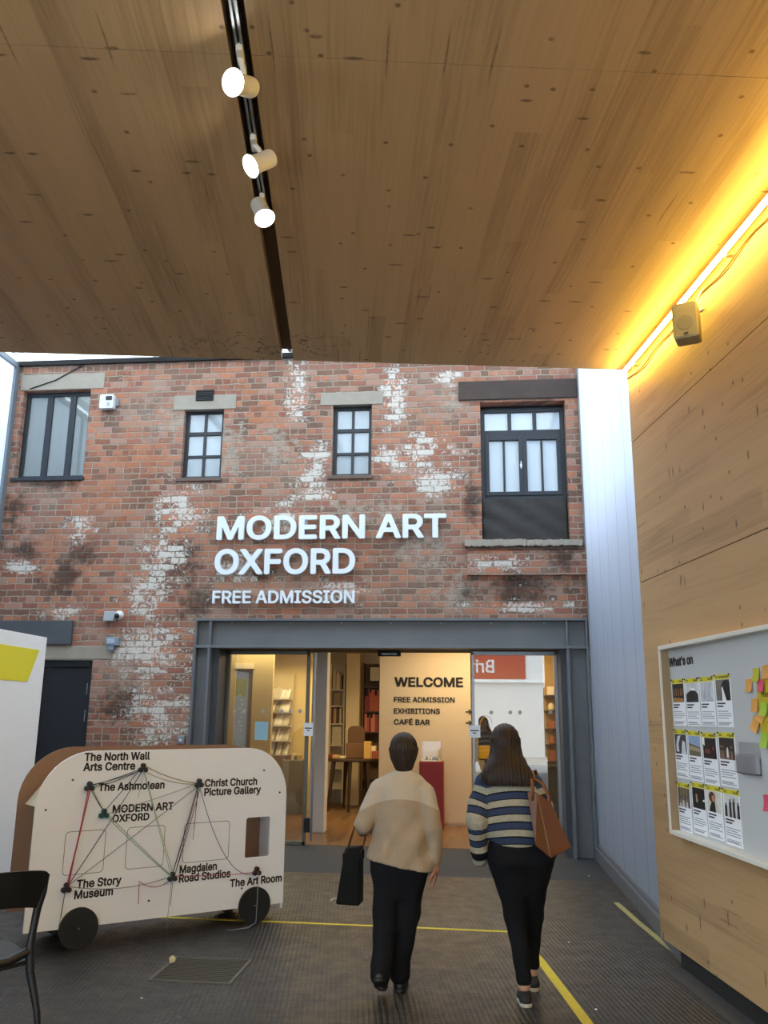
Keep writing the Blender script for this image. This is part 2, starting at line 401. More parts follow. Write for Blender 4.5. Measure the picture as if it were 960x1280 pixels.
def contour(loops, e, h):
    """outline of a glyph thickened by e, traced on a fine grid"""
    A = np.concatenate(loops); B = np.concatenate([np.roll(l, -1, 0) for l in loops])
    lo = A.min(0)-e-3*h; hi = A.max(0)+e+3*h; n = np.ceil((hi-lo)/h).astype(int)+1
    X, Y = np.meshgrid(lo[0]+h*np.arange(n[0]), lo[1]+h*np.arange(n[1]), indexing='ij'); P = np.stack([X, Y], -1).reshape(-1, 1, 2)
    AB = B-A; L = (AB**2).sum(1)+1e-12; t = np.clip(((P-A)*AB).sum(-1)/L, 0, 1); D = np.sqrt((((A+t[..., None]*AB)-P)**2).sum(-1).min(1))
    y = P[..., 1]; up = (A[:, 1] <= y) & (B[:, 1] > y); dn = (B[:, 1] <= y) & (A[:, 1] > y)
    cr = (B[:, 0]-A[:, 0])*(y-A[:, 1])-(P[..., 0]-A[:, 0])*(B[:, 1]-A[:, 1])
    w = (up & (cr > 0)).sum(1)-(dn & (cr < 0)).sum(1)
    F = (np.where(w != 0, -D, D)-e).reshape(n); s = F < 0
    c = np.zeros(n-1); acc = np.zeros((*(n-1), 2))
    for (a, b) in (((0, 0), (1, 0)), ((0, 1), (1, 1)), ((0, 0), (0, 1)), ((1, 0), (1, 1))):
        fa = F[a[0]:a[0]+n[0]-1, a[1]:a[1]+n[1]-1]; fb = F[b[0]:b[0]+n[0]-1, b[1]:b[1]+n[1]-1]; m = (fa < 0) != (fb < 0)
        tt = np.where(m, fa/np.where(m, fa-fb, 1), 0); c += m
        for q in (0, 1): acc[..., q] += np.where(m, a[q]+tt*(b[q]-a[q]), 0)
    nb = {}
    def lk(p, q): nb.setdefault(p, []).append(q); nb.setdefault(q, []).append(p)
    for i, j in np.argwhere(s[:-1, 1:-1] != s[1:, 1:-1]): lk((i, j), (i, j+1))
    for i, j in np.argwhere(s[1:-1, :-1] != s[1:-1, 1:]): lk((i, j), (i+1, j))
    pos = lambda k: (lo[0]+h*(k[0]+acc[k][0]/c[k]), lo[1]+h*(k[1]+acc[k][1]/c[k]))
    out = []; seen = set()
    for st in list(nb):
        if st in seen: continue
        lp = [st]; seen.add(st); cur = st
        while True:
            q = [k for k in nb[cur] if k not in seen]
            if not q: break
            cur = q[0]; seen.add(cur); lp.append(cur)
        if len(lp) > 5: out.append([pos(k) for k in lp])
    # drop points on straight runs
    res = []
    for lp in out:
        P_ = np.array(lp); keep = []
        for i in range(len(P_)):
            a, b, d = P_[keep[-1]] if keep else P_[i-1], P_[i], P_[(i+1) % len(P_)]
            if abs((b-a)[0]*(d-a)[1]-(b-a)[1]*(d-a)[0]) > 2e-5 or np.linalg.norm(b-a) > .25 or i == 0: keep.append(i)
        if len(keep) > 3: res.append([tuple(P_[i]) for i in keep])
    return res
def glyphs(body, e, h, space=1.0):
    lp = outlines(body, space); groups = []
    for l in sorted(lp, key=lambda l: l[:, 0].min()):
        x0, x1 = l[:, 0].min(), l[:, 0].max()
        if groups and x0 < groups[-1][1]-.012: groups[-1][0].append(l); groups[-1][1] = max(groups[-1][1], x1)
        else: groups.append([[l], x1])
    return [contour(g, e, h) for g, _ in groups]
def set_text(body, start, end, up, cap, thick, bold, space, h):
    """one mesh per letter, standing on the line start-end, cap height cap"""
    start = Vector(start); end = Vector(end); width = (end-start).length
    H = outlines('H')[0]; ch = H[:, 1].max(); e = bold*ch
    G = glyphs(body, e, h, space); A = np.concatenate([np.array(l) for g in G for l in g]); x0, x1 = A[:, 0].min(), A[:, 0].max()
    Mx = frame(start, end-start, up) @ Matrix.Diagonal((width/(x1-x0), cap/(ch+2*e), 1, 1)) @ Matrix.Translation((-x0, e, thick/2))
    return [plate(g, thick, Mx) for g in G if g]
def lettering(body, start, end, up, cap, mat, parent, thick=.002, bold=.03, name='lettering', space=1.0):
    ms = set_text(body, start, end, up, cap, thick, bold, space, .022); V, F = [], []
    for me in ms:
        b = len(V); V += [tuple(v.co) for v in me.vertices]; F += [tuple(i+b for i in p.vertices) for p in me.polygons]; bpy.data.meshes.remove(me)
    me = bpy.data.meshes.new(name); me.from_pydata(V, [], F); me.update()
    return link_mesh(name, me, mat, parent)
def letters(body, start, end, cap, mat, parent, thick=.05, bold=.04, space=1.0):
    for me in set_text(body, start, end, (0, 0, 1), cap, thick, bold, space, .012):
        me.name = 'letter'; link_mesh('letter', me, mat, parent)
def rib_strip(pts, width, side, thick=.004):
    """flat strap along pts; side = direction of the width"""
    mb = MB(); side = Vector(side).normalized(); vs = []; fs = []
    P = [Vector(p) for p in pts]
    for i, p in enumerate(P):
        t = (P[min(i+1, len(P)-1)]-P[max(i-1, 0)]).normalized(); sd = (side - t*side.dot(t)).normalized(); nn = t.cross(sd)
        for a, b in ((-1, -1), (1, -1), (1, 1), (-1, 1)): vs.append(p+sd*(a*width/2)+nn*(b*thick/2))
    for i in range(len(P)-1):
        for j in range(4): fs.append((i*4+j, i*4+(j+1) % 4, i*4+4+(j+1) % 4, i*4+4+j))
    fs += [(3, 2, 1, 0), tuple(len(vs)-4+i for i in range(4))]
    return mb.add(vs, fs)
def arc3(a, b, sag, n=10):
    a = Vector(a); b = Vector(b)
    return [a.lerp(b, i/n)+Vector((0, 0, -sag*4*(i/n)*(1-i/n))) for i in range(n+1)]

# ------------------------------------------------------------------ smooth bodies: signed distance -> one continuous skin
def nets(F, org, h):
    s = F < 0; n = tuple(np.array(F.shape)-1); cnt = np.zeros(n); acc = np.zeros((*n, 3))
    cor = [(i, j, k) for i in (0, 1) for j in (0, 1) for k in (0, 1)]
    def sl(c): return F[c[0]:c[0]+n[0], c[1]:c[1]+n[1], c[2]:c[2]+n[2]]
    for a in cor:
        for b in cor:
            if sum(b) - sum(a) != 1 or sum(abs(x-y) for x, y in zip(a, b)) != 1: continue
            fa, fb = sl(a), sl(b); mk = (fa < 0) != (fb < 0); d = np.where(mk, fa-fb, 1.); t = np.where(mk, fa/d, 0.); cnt += mk
            for q in range(3): acc[..., q] += np.where(mk, a[q]+t*(b[q]-a[q]), 0)
    act = cnt > 0; idx = -np.ones(n, int); idx[act] = np.arange(act.sum())
    V = (np.argwhere(act)+acc[act]/cnt[act][:, None])*h+np.array(org); Q = []
    for ax in range(3):
        o = [q for q in range(3) if q != ax]
        A = [slice(1, -1)]*3; B = [slice(1, -1)]*3; A[ax] = slice(0, -1); B[ax] = slice(1, None)
        sa, sb = s[tuple(A)], s[tuple(B)]; w = np.argwhere(sa != sb)
        if not len(w): continue
        flip = sa[tuple(w.T)]; c = w.copy(); c[:, o[0]] += 1; c[:, o[1]] += 1
        def at(d0, d1):
            e = c.copy(); e[:, o[0]] += d0; e[:, o[1]] += d1; return idx[tuple(e.T)]
        q = np.stack([at(-1, -1), at(0, -1), at(0, 0), at(-1, 0)], 1)
        if ax == 1: flip = ~flip
        q[~flip] = q[~flip][:, ::-1]; Q.append(q)
    return V, np.concatenate(Q)
def cap_(a, b, r0, r1=None):
    a = np.array(a, float); b = np.array(b, float); r1 = r0 if r1 is None else r1; R_ = max(r0, r1)
    def d(P):
        ab = b-a; t = np.clip(((P-a)@ab)/(ab@ab), 0, 1); return np.linalg.norm(P-a-t[..., None]*ab, axis=-1)-(r0+t*(r1-r0))
    return d, np.minimum(a, b)-R_, np.maximum(a, b)+R_
def ell_(c, r):
    c = np.array(c, float); r = np.array(r, float)
    def d(P):
        q = (P-c)/r; k0 = np.linalg.norm(q, axis=-1); k1 = np.linalg.norm(q/r, axis=-1)+1e-9; return k0*(k0-1)/k1
    return d, c-r, c+r
def loft_(st):
    """stations (z, cx, cy, rx, ry)"""
    S = np.array(sorted(st), float)
    zz = np.linspace(S[0, 0], S[-1, 0], 80)
    def sm(col):
        y = np.interp(zz, S[:, 0], S[:, col])
        for _ in range(3): y[1:-1] = (y[:-2]+2*y[1:-1]+y[2:])/4
        return y
    C = [sm(i) for i in (1, 2, 3, 4)]
    def d(P):
        z = P[..., 2]; cx, cy, rx, ry = [np.interp(z, zz, c) for c in C]
        e = np.sqrt(((P[..., 0]-cx)/rx)**2+((P[..., 1]-cy)/ry)**2)
        return np.maximum((e-1)*np.minimum(rx, ry), np.maximum(z-S[-1, 0], S[0, 0]-z))
    lo = np.array([(S[:, 1]-S[:, 3]).min(), (S[:, 2]-S[:, 4]).min(), S[0, 0]]); hi = np.array([(S[:, 1]+S[:, 3]).max(), (S[:, 2]+S[:, 4]).max(), S[-1, 0]])
    return d, lo, hi
def sdf_mesh(name, prims, h, mat, parent, cut=None, wob=None, groups=None):
    """prims: (prim, k) blended one after another with radius k; cut(P) carves (keep where > 0); wob(P) displaces"""
    lo = np.min([p[0][1] for p in prims], 0)-4*h-.02; hi = np.max([p[0][2] for p in prims], 0)+4*h+.02
    n = np.ceil((hi-lo)/h).astype(int)+1; F = np.full(tuple(n), .2)
    ax = [lo[i]+h*np.arange(n[i]) for i in range(3)]
    for (d, a, b), k in prims:
        pad = max(k, .02)+3*h
        i0 = np.maximum(((a-pad-lo)/h).astype(int), 0); i1 = np.minimum(((b+pad-lo)/h).astype(int)+2, n)
        sl = tuple(slice(i0[q], i1[q]) for q in range(3))
        P = np.stack(np.meshgrid(ax[0][sl[0]], ax[1][sl[1]], ax[2][sl[2]], indexing='ij'), -1)
        v = d(P); f = F[sl]
        if k < 0: F[sl] = np.maximum(f, -v); continue
        kk = max(k, 1e-4); hh = np.maximum(kk-np.abs(f-v), 0)/kk; F[sl] = np.minimum(f, v)-hh*hh*kk/4
    if cut is not None or wob is not None:
        P = np.stack(np.meshgrid(*ax, indexing='ij'), -1)
        if wob is not None: F = F+wob(P)
        if cut is not None: F = np.maximum(F, -cut(P))
    V, Q = nets(F, lo, h)
    me = bpy.data.meshes.new(name); me.from_pydata(V.tolist(), [], Q.tolist()); me.update()
    for p in me.polygons: p.use_smooth = True
    o = link_mesh(name, me, mat, parent); o['_n'] = len(V); del o['_n']
    return o, V
# ------------------------------------------------------------------ materials used
def blob(px, py, rx, rz, kd): x, z = fac(px, py); return (x, z, rx, rz, kd)
BL = [blob(*b) for b in (
    (228, 640, .42, .5, 'w'), (205, 695, .45, .55, 'w'), (180, 745, .40, .5, 'w'), (190, 815, .7, .6, 'w'), (195, 890, .6, .5, 'w'),
    (372, 470, .2, .4, 'w'), (372, 505, .22, .3, 'w'), (392, 585, .28, .45, 'w'), (395, 620, .35, .2, 'w'), (492, 500, .24, .6, 'w'), (490, 575, .3, .4, 'w'), (530, 565, .6, .35, 'w'),
    (545, 600, .5, .3, 'w'), (100, 660, .28, .3, 'w'), (85, 762, .4, .16, 'w'), (25, 708, .35, .15, 'w'), (300, 715, .5, .3, 'w'), (350, 650, .5, .3, 'w'), (625, 705, .6, .14, 'w'), (650, 758, .9, .1, 'w'), (430, 740, .5, .2, 'w'), (560, 470, .3, .2, 'w'),
    (78, 722, .42, .45, 'd'), (100, 690, .28, .3, 'd'), (225, 700, .5, .5, 'd'), (20, 640, .3, .4, 'd'), (240, 750, .4, .3, 'd'), (640, 740, .8, .3, 'd'), (30, 690, .4, .25, 'd'), (60, 605, .55, .1, 'd'), (700, 700, .3, .2, 'd'), (330, 720, .3, .2, 'd'), (150, 880, .4, .4, 'd'), (590, 620, .15, .6, 'd'),
    (570, 500, .3, .3, 'g'), (280, 570, .4, .5, 'g'), (530, 690, .5, .5, 'g'), (345, 560, .4, .5, 'g'), (450, 640, .6, .3, 'g'), (150, 850, .4, .5, 'g'), (560, 740, .5, .3, 'g'), (215, 530, .4, .3, 'g'),
    (130, 620, .6, .7, 'o'), (60, 680, .4, .4, 'o'), (170, 570, .6, .5, 'o'), (540, 540, .5, .5, 'o'), (340, 520, .5, .4, 'o'))]
BRICK = brickwork('weathered_brick', BL)
_st = on_z(322, 434, 4.54); CEILW = timber('ceiling_spruce', AX, PERP, 'C2A276', '9A7D57', stain=(_st.x, _st.y, .95, .42))
WALLW = timber('wall_spruce', AX, (0, 0, 1), 'B6946A', '92744F')
RUBBER = rubber_floor('ribbed_rubber'); CONC = concrete('dark_screed', '272A2C', '383C3F', .8); STONE = concrete('lintel_stone', '8D8578', 'AAA294', .85, 6.)
SLAB = concrete('slab', '77746E', '8F8C86', .9)
STEEL = plain('painted_steel', '6A6E71', .5, .1, .2, 2.5, .1); STEELD = plain('dark_painted_steel', '3E454C', .5, .1, .15, 3)
RUST = plain('rusty_steel', '463A33', .85, 0, .35, 6, .4)
BLACKF = plain('black_frame_paint', '23282E', .45, 0, .15); DOORB = plain('black_door_paint', '16191D', .5, 0, .15)
GREYP = plain('grey_panel', '4A4E52', .6, 0, .15, 3)
ALU = plain('aluminium', '8F959B', .35, .7, .06); DGREY = plain('dark_grey', '2A2B2D', .6)
WHITE = plain('white_plastic', 'F2F5F6', .45, 0, .02); WPAINT = plain('white_paint', 'DADADA', .55, 0, .04)
SHOPW = plain('shop_wall_paint', 'D8CDB8', .8, 0, .05, 2); CREAMW = plain('cream_partition', 'E6D8BC', .7, 0, .03, 2)
BLACK = plain('black', '0E0E0F', .5, 0, .1); BLACKM = plain('black_matt', '151515', .8, 0, .1)
PANE = glassy('window_pane', (.96, .98, .99), .03, .05); GLASS = glassy('shopfront_glass', (.93, .95, .93), .19)
CLEAR = glassy('roof_glass', (.58, .605, .62), .0); ACRYL = glassy('clear_acrylic', (.95, .96, .97), .03)
BLIND = plain('pale_backing', 'EDF3F6', .8, 0, .06, 2); BACKS = plain('frosted_backing', 'C6CED2', .8, 0, .12, 5); BACKG = plain('grey_backing', '93958D', .8, 0, .10, 2)  # sheets added behind the panes to set their tone
POLY = polycarb('polycarbonate', .62, 1)
YEL = plain('yellow_floor_paint', 'C9B62C', .6, 0, .25, 30); YELW = plain('worn_yellow_paint', 'A79B62', .7, 0, .35, 16)
SIGNW = plain('sign_white', 'DFE9EF', .45, 0, .03)
LEDM = emit('led_light', (1.0, .68, .12), 70.0)
LAMPM = emit('lamp_lens', (1.0, .95, .86), 40.0)

# ------------------------------------------------------------------ setting: floor
gy = 11.62
struct(MB().add([(-9, -3, 0), (6, -3, 0), (6, 9.7, 0), (-9, 9.7, 0), (-9, -3, -.2), (6, -3, -.2), (6, 9.7, -.2), (-9, 9.7, -.2)], [(0,1,2,3),(4,7,6,5),(0,4,5,1),(1,5,6,2),(2,6,7,3),(3,7,4,0)]), 'floor', RUBBER, 'black ribbed rubber matting over the courtyard floor')
struct(MB().box((-9, 9.7, -.2), (6, gy+.03, -.001)), 'floor_threshold', CONC, 'smooth dark grey strip of floor before the glass doors')
struct(MB().box((-4.6, gy+.03, -.2), (2.4, 18.6, .0)), 'floor_shop', parquet('oak_parquet'), 'warm wooden shop floor')
struct(MB().box((-40, -40, -.25), (40, -3, -.01)), 'floor_street', concrete('street_paving', 'A8A7A3', 'BFBEBA', .8), 'street paving outside the entrance')
# ------------------------------------------------------------------ facade
openings = {}
def rect(name, tl, br, Y=FAC):
    a = fac(*tl, Y); b = fac(*br, Y); openings[name] = (a[0], b[1], b[0], a[1]); return openings[name]
W1 = rect('w1', (30, 489), (113, 596)); W1 = (W1[0], W1[1], -5.44, W1[3]); openings['w1'] = W1
S1 = rect('s1', (231, 511), (275.5, 597)); S2 = rect('s2', (416.5, 506.5), (463.7, 594)); RW = rect('rw', (600, 503), (713, 675))
XC0 = -3.67; XC1 = 1.47; ZB1 = 2.89; ZB0 = 2.50
openings['shop'] = (XC0, 0, XC1, ZB1)
DR = (-5.86, 0, fac(113, 860)[0], fac(90, 825)[1]); openings['door'] = DR
XW0, XW1, ZW = -6.6, 1.50, 6.64
xs = sorted({XW0, XW1, *[o[i] for o in openings.values() for i in (0, 2)]}); zs = sorted({0., ZW, *[o[i] for o in openings.values() for i in (1, 3)]})
mb = MB()
for x0, x1 in zip(xs, xs[1:]):
    for z0, z1 in zip(zs, zs[1:]):
        cx, cz = (x0+x1)/2, (z0+z1)/2
        if any(o[0] < cx < o[2] and o[1] < cz < o[3] for o in openings.values()): continue
        mb.add([(x0, FAC, z0), (x1, FAC, z0), (x1, FAC, z1), (x0, FAC, z1)], [(0, 1, 2, 3)])
for k, (x0, z0, x1, z1) in openings.items():
    d = FAC+(.30 if k not in ('shop',) else .25)
    mb.add([(x0, FAC, z0), (x1, FAC, z0), (x1, FAC, z1), (x0, FAC, z1), (x0, d, z0), (x1, d, z0), (x1, d, z1), (x0, d, z1)], [(1, 5, 6, 2), (2, 6, 7, 3), (3, 7, 4, 0)]+([(0, 4, 5, 1)] if z0 > .01 else []))
# upper storey body behind the face (keeps daylight out of the rooms)
struct(mb, 'wall_back', BRICK, 'weathered red brick facade with patches of white paint')
# brick apron under the right-hand window
ax0, az1 = fac(584, 690); ax1 = 1.49; az0 = fac(584, 720)[1]
struct(MB().box((ax0, FAC-.07, az0), (ax1, FAC+.02, az1)), 'wall_back_apron', BRICK, 'projecting brick apron below the right window')
# backing walls behind the openings
mb = MB()
for k in ('w1', 's1', 's2', 'rw'):
    x0, z0, x1, z1 = openings[k]; mb.box((x0-.02, FAC+.30, z0-.02), (x1+.02, FAC+.34, z1+.02))
mb.box((DR[0]-.1, FAC+.31, 0), (DR[2]+.1, FAC+.36, DR[3]+.1))  # unseen backing, added behind the door to stop a light leak
struct(mb, 'wall_room_backing', SHOPW)
struct(MB().box((-6.6, FAC+.34, 3.02), (2.6, FAC+.6, ZW)).box((-6.6, FAC+.34, 3.02), (2.6, 18.6, 3.2)), 'ceiling_shop', SLAB, 'grey shop ceiling')

def pxbox(mb, tl, br, y0, y1, Y=None):
    """box whose front face (at y0) fills a measured rectangle"""
    a = on_y(*tl, y0 if Y is None else Y); b = on_y(*br, y0 if Y is None else Y)
    return mb.box((a.x, y0, b.z), (b.x, y1, a.z))
# lintels, sills
def lintel(name, n, tl, br, mat, out=.012, label=None, h=None):
    a = fac(*tl); b = fac(*br)
    return struct(MB().box((a[0], FAC-out, b[1]), (b[0], FAC+.12, a[1])), name, mat, label, bevel=.006)
lintel('trim_1', 1, (28, 469), (130, 485.5), STONE, .012, 'pale concrete lintel over the grey three pane window')
lintel('trim_2', 2, (218, 495), (295, 511), STONE, .012, 'pale concrete lintel over the left small window')
lintel('trim_3', 3, (401, 491.5), (479, 505), STONE, .012, 'pale concrete lintel over the middle small window')
lintel('trim_4', 4, (573, 478), (721, 497), RUST, .03, 'rusty steel lintel over the right window')
lintel('trim_5', 5, (-10, 776), (90, 806), GREYP, .05, 'dark grey steel panel above the black door')
lintel('trim_6', 6, (-10, 807), (141, 824), STONE, .006, 'concrete lintel directly above the black door')
random.seed(3)
def rough_slab(name, x0, x1, y0, y1, z0, z1, mat, label):
    mb = MB(); n = 28; vs = []
    for i in range(n+1):
        x = x0+(x1-x0)*i/n; j = random.uniform(-.012, .012); q = random.uniform(-.012, .008)
        vs += [(x, y0+j, z0+q), (x, y1, z0), (x, y1, z1), (x, y0+j*.7, z1+q*.5)]
    fs = [(i*4+a, i*4+(a+1) % 4, i*4+4+(a+1) % 4, i*4+4+a) for i in range(n) for a in range(4)]+[(3, 2, 1, 0), tuple(n*4+i for i in range(4))]
    return struct(mb.add(vs, fs), name, mat, label)
za, zb = fac(640, 676)[1], fac(640, 684)[1]
mid = (ax0+ax1)/2
rough_slab('trim_7', ax0-.03, mid, FAC-.12, FAC+.1, zb, za, STONE, 'left half of the worn stone sill below the right window')
rough_slab('trim_8', mid+.006, 1.44, FAC-.12, FAC+.1, zb, za-.01, STONE, 'right half of the worn stone sill below the right window')
for i, (o, nm) in enumerate(((W1, 'grey three pane window'), (S1, 'left small window'), (S2, 'middle small window'))):
    struct(MB().box((o[0]-.05, FAC-.03, o[1]-.05), (o[2]+.02, FAC+.14, o[1])), 'trim_%d' % (9+i), BLACKF if i == 0 else concrete('sill_brick%d' % i, '5A4B44', '74655C', .9), 'narrow sill under the '+nm, bevel=.005)
# vent brick above the left small window
t = thing('air_brick', 'dark square vent grille set in the lintel over the left small window', 'vent', (*fac(256, 495)[:1], FAC-.02, fac(256, 495)[1]))
a = fac(246, 488.5); b = fac(267, 501)
MB().box((a[0], FAC-.025, b[1]), (b[0], FAC+.02, a[1])).build('frame', BLACKM, t)
mb = MB()
for i in range(5):
    z = b[1]+(a[1]-b[1])*(i+.5)/5; mb.box((a[0]+.01, FAC-.035, z-.005), (b[0]-.01, FAC-.024, z+.005))
mb.build('slats', DGREY, t)
# ------------------------------------------------------------------ windows
def window(nm, o, label, yf, fw, mull, trans, pane_mat, back=None):
    """frame plus bars at given fractions (mull: x fractions, trans: z fractions), one pane per light"""
    x0, z0, x1, z1 = o; t = thing(nm, label, 'window', ((x0+x1)/2, yf, z0)); t['kind'] = 'structure'
    MB().box((x0, yf, z0), (x0+fw, yf+.06, z1)).box((x1-fw, yf, z0), (x1, yf+.06, z1)).box((x0+fw, yf, z0), (x1-fw, yf+.06, z0+fw)).box((x0+fw, yf, z1-fw), (x1-fw, yf+.06, z1)).build('window_frame', BLACKF, t, bevel=.004)
    mb = MB(); X = [x0+fw]; Z = [z0+fw]
    for f, w in mull: x = x0+(x1-x0)*f; mb.box((x-w/2, yf+.005, z0+fw), (x+w/2, yf+.05, z1-fw)); X += [x-w/2, x+w/2]
    X.append(x1-fw)
    for f, w in trans: z = z0+(z1-z0)*f; mb.box((x0+fw, yf+.004, z-w/2), (x1-fw, yf+.052, z+w/2)); Z += [z-w/2, z+w/2]
    Z.append(z1-fw)
    if mb.v: mb.build('glazing_bars', BLACKF, t)
    for i in range(0, len(X), 2):
        for j in range(0, len(Z), 2):
            MB().box((X[i], yf+.025, Z[j]), (X[i+1], yf+.031, Z[j+1])).build('pane', PANE, t)
    if back: MB().box((x0+fw*.5, yf+.036, z0+fw*.5), (x1-fw*.5, yf+.044, z1-fw*.5)).build('pane_backing', back, t)  # added sheet behind the panes sets their tone
    return t
window('window_1', W1, 'wide window of three tall grey panes at top left of the brick facade', FAC+.10, .055, ((.36, .085), (.70, .085)), (), PANE, BACKG)
window('window_2', S1, 'left small black window of six panes on the brick facade', FAC+.09, .05, ((.5, .035),), ((.33, .035), (.66, .05)), PANE, BACKS)
window('window_3', S2, 'middle small black window of six panes on the brick facade', FAC+.09, .05, ((.5, .035),), ((.33, .035), (.66, .05)), PANE, BACKS)
# right window: transom lights, two casements, dark board below
x0, z0, x1, z1 = RW; yf = FAC+.16
zb = on_y(650, 624, yf).z; zt = on_y(650, 541, yf).z; zh = on_y(650, 510, yf).z
t = thing('window_4', 'tall right window with transom lights, two casements and a dark board below', 'window', ((x0+x1)/2, yf, z0)); t['kind'] = 'structure'
MB().box((x0, yf, zb), (x0+.06, yf+.07, zh)).box((x1-.06, yf, zb), (x1, yf+.07, zh)).box((x0+.06, yf, zh-.06), (x1-.06, yf+.07, zh)).box((x0+.06, yf, zb), (x1-.06, yf+.07, zb+.05)).box((x0+.06, yf, zt-.05), (x1-.06, yf+.07, zt+.04)).build('window_frame', BLACKF, t, bevel=.004)
MB().box((x0, yf+.02, zh), (x1, yf+.1, z1)).build('head_board', BLACKM, t)
tw = (x1-x0-.12)/3
for i in range(3):
    a = x0+.06+tw*i
    if i: MB().box((a-.025, yf, zt+.04), (a+.025, yf+.07, zh-.06)).build('mullion', BLACKF, t)
    MB().box((a+(.025 if i else 0), yf+.03, zt+.04), (a+tw-(.025 if i < 2 else 0), yf+.036, zh-.06)).build('pane', PANE, t)
cw = (x1-x0-.12)/2
for i in range(2):
    a = x0+.06+cw*i; b = a+cw; fw = .055
    c = MB().box((a, yf-.015, zb+.05), (a+fw, yf+.05, zt-.05)).box((b-fw, yf-.015, zb+.05), (b, yf+.05, zt-.05)).box((a+fw, yf-.015, zb+.05), (b-fw, yf+.05, zb+.05+fw)).box((a+fw, yf-.015, zt-.05-fw), (b-fw, yf+.05, zt-.05)).box(((a+b)/2-.014, yf, zb+.05+fw), ((a+b)/2+.014, yf+.04, zt-.05-fw)).build('casement', BLACKF, t, bevel=.003)
    for q in range(2):
        p0 = a+fw if q == 0 else (a+b)/2+.014; p1 = (a+b)/2-.014 if q == 0 else b-fw
        MB().box((p0, yf+.02, zb+.05+fw), (p1, yf+.026, zt-.05-fw)).build('pane', PANE, c)
    if i == 0: MB().tube([(b-.03, yf-.04, (zb+zt)/2-.05), (b-.03, yf-.045, (zb+zt)/2+.05)], .008).box((b-.045, yf-.03, (zb+zt)/2-.02), (b-.015, yf-.014, (zb+zt)/2+.02)).build('handle', WHITE, c)
MB().box((x0+.05, yf+.042, zb), (x1-.05, yf+.05, zh)).build('pane_backing', BLIND, t)  # pale sheet added behind all lights sets the pane tone
# dark membrane with creases
n = 14; vs = []; random.seed(8)
for j in range(n+1):
    for i in range(n+1):
        vs.append((x0+.02+(x1-x0-.04)*i/n, yf-.03+.012*math.sin(i*1.1+j*.9)+random.uniform(-.006, .006), z0+.01+(zb-z0-.01)*j/n))
fs = [(j*(n+1)+i, j*(n+1)+i+1, (j+1)*(n+1)+i+1, (j+1)*(n+1)+i) for j in range(n) for i in range(n)]
MB().add(vs, fs).build('lower_board', plain('black_membrane', '26231F', .55, 0, .3, 5), t, smooth='all')
MB().box((x0, yf, z0), (x1, yf+.05, zb)).build('backing_board', BLACKM, t)

# ------------------------------------------------------------------ black side door
x0, z0, x1, z1 = DR
t = thing('door_1', 'black side door in the brick wall behind the white board', 'door', ((x0+x1)/2, FAC+.1, 0)); t['kind'] = 'structure'
MB().box((x0, FAC+.06, 0), (x0+.07, FAC+.2, z1)).box((x1-.07, FAC+.06, 0), (x1, FAC+.2, z1)).box((x0+.07, FAC+.06, z1-.09), (x1-.07, FAC+.2, z1)).build('door_frame', DOORB, t, bevel=.004)
d = MB().box((x0+.075, FAC+.10, .01), (x1-.075, FAC+.15, z1-.1)).build('door_leaf', DOORB, t, bevel=.004)
MB().cyl((x1-.085, FAC+.09, z1-.45), (x1-.085, FAC+.09, z1-.3), .01).cyl((x1-.085, FAC+.09, z1-.8), (x1-.085, FAC+.09, z1-.65), .01).build('hinge', ALU, d)

# ------------------------------------------------------------------ steel portal around the shopfront
FY = 11.05
s0 = on_y(262, 800, FY).x; s1 = on_y(709, 800, FY).x
mb = MB().box((XC0, FY, ZB1-.035), (XC1, FY+.22, ZB1)).box((XC0, FY, ZB0), (XC1, FY+.22, ZB0+.035)).box((XC0, FY+.10, ZB0+.035), (XC1, FY+.14, ZB1-.035))
for x in (s0, s1, XC0+.02, XC1-.02): mb.box((x-.012, FY+.004, ZB0+.035), (x+.012, FY+.10, ZB1-.035))
bt = struct(mb, 'trim_12', STEEL, 'grey blue steel beam over the glass shopfront', bevel=.003)
for px in (363, 427, 489, 551, 614, 680, 290):
    p = on_y(px, 779, FY+.10); MB().cyl((p.x, FY+.101, p.z), (p.x, FY+.085, p.z), .012, n=6).build('bolt', ALU, bt)
for i, (a, b) in enumerate(((XC0, s0+.012), (s1-.012, XC1))):
    struct(MB().box((a, FY, 0), (a+.035, FY+.22, ZB0)).box((b-.035, FY, 0), (b, FY+.22, ZB0)).box((a+.035, FY+.10, 0), (b-.035, FY+.13, ZB0)), 'trim_%d' % (13+i), STEEL, ('left' if i == 0 else 'right')+' steel column of the shopfront', bevel=.003)
    ma, mb_ = (b, b+.09) if i == 0 else (a-.07, a)
    struct(MB().box((ma, FY+.14, 0), (mb_, gy+.05, ZB0)), 'trim_%d' % (15+i), STEELD, 'dark inner jamb beside the '+('left' if i == 0 else 'right')+' steel column')
XG0 = s0+.012+.09; XG1 = s1-.012-.07
struct(MB().box((s0, FY+.22, ZB0), (s1, gy+.3, ZB0+.06)), 'trim_17', BLACKM, 'dark soffit above the glass doors')

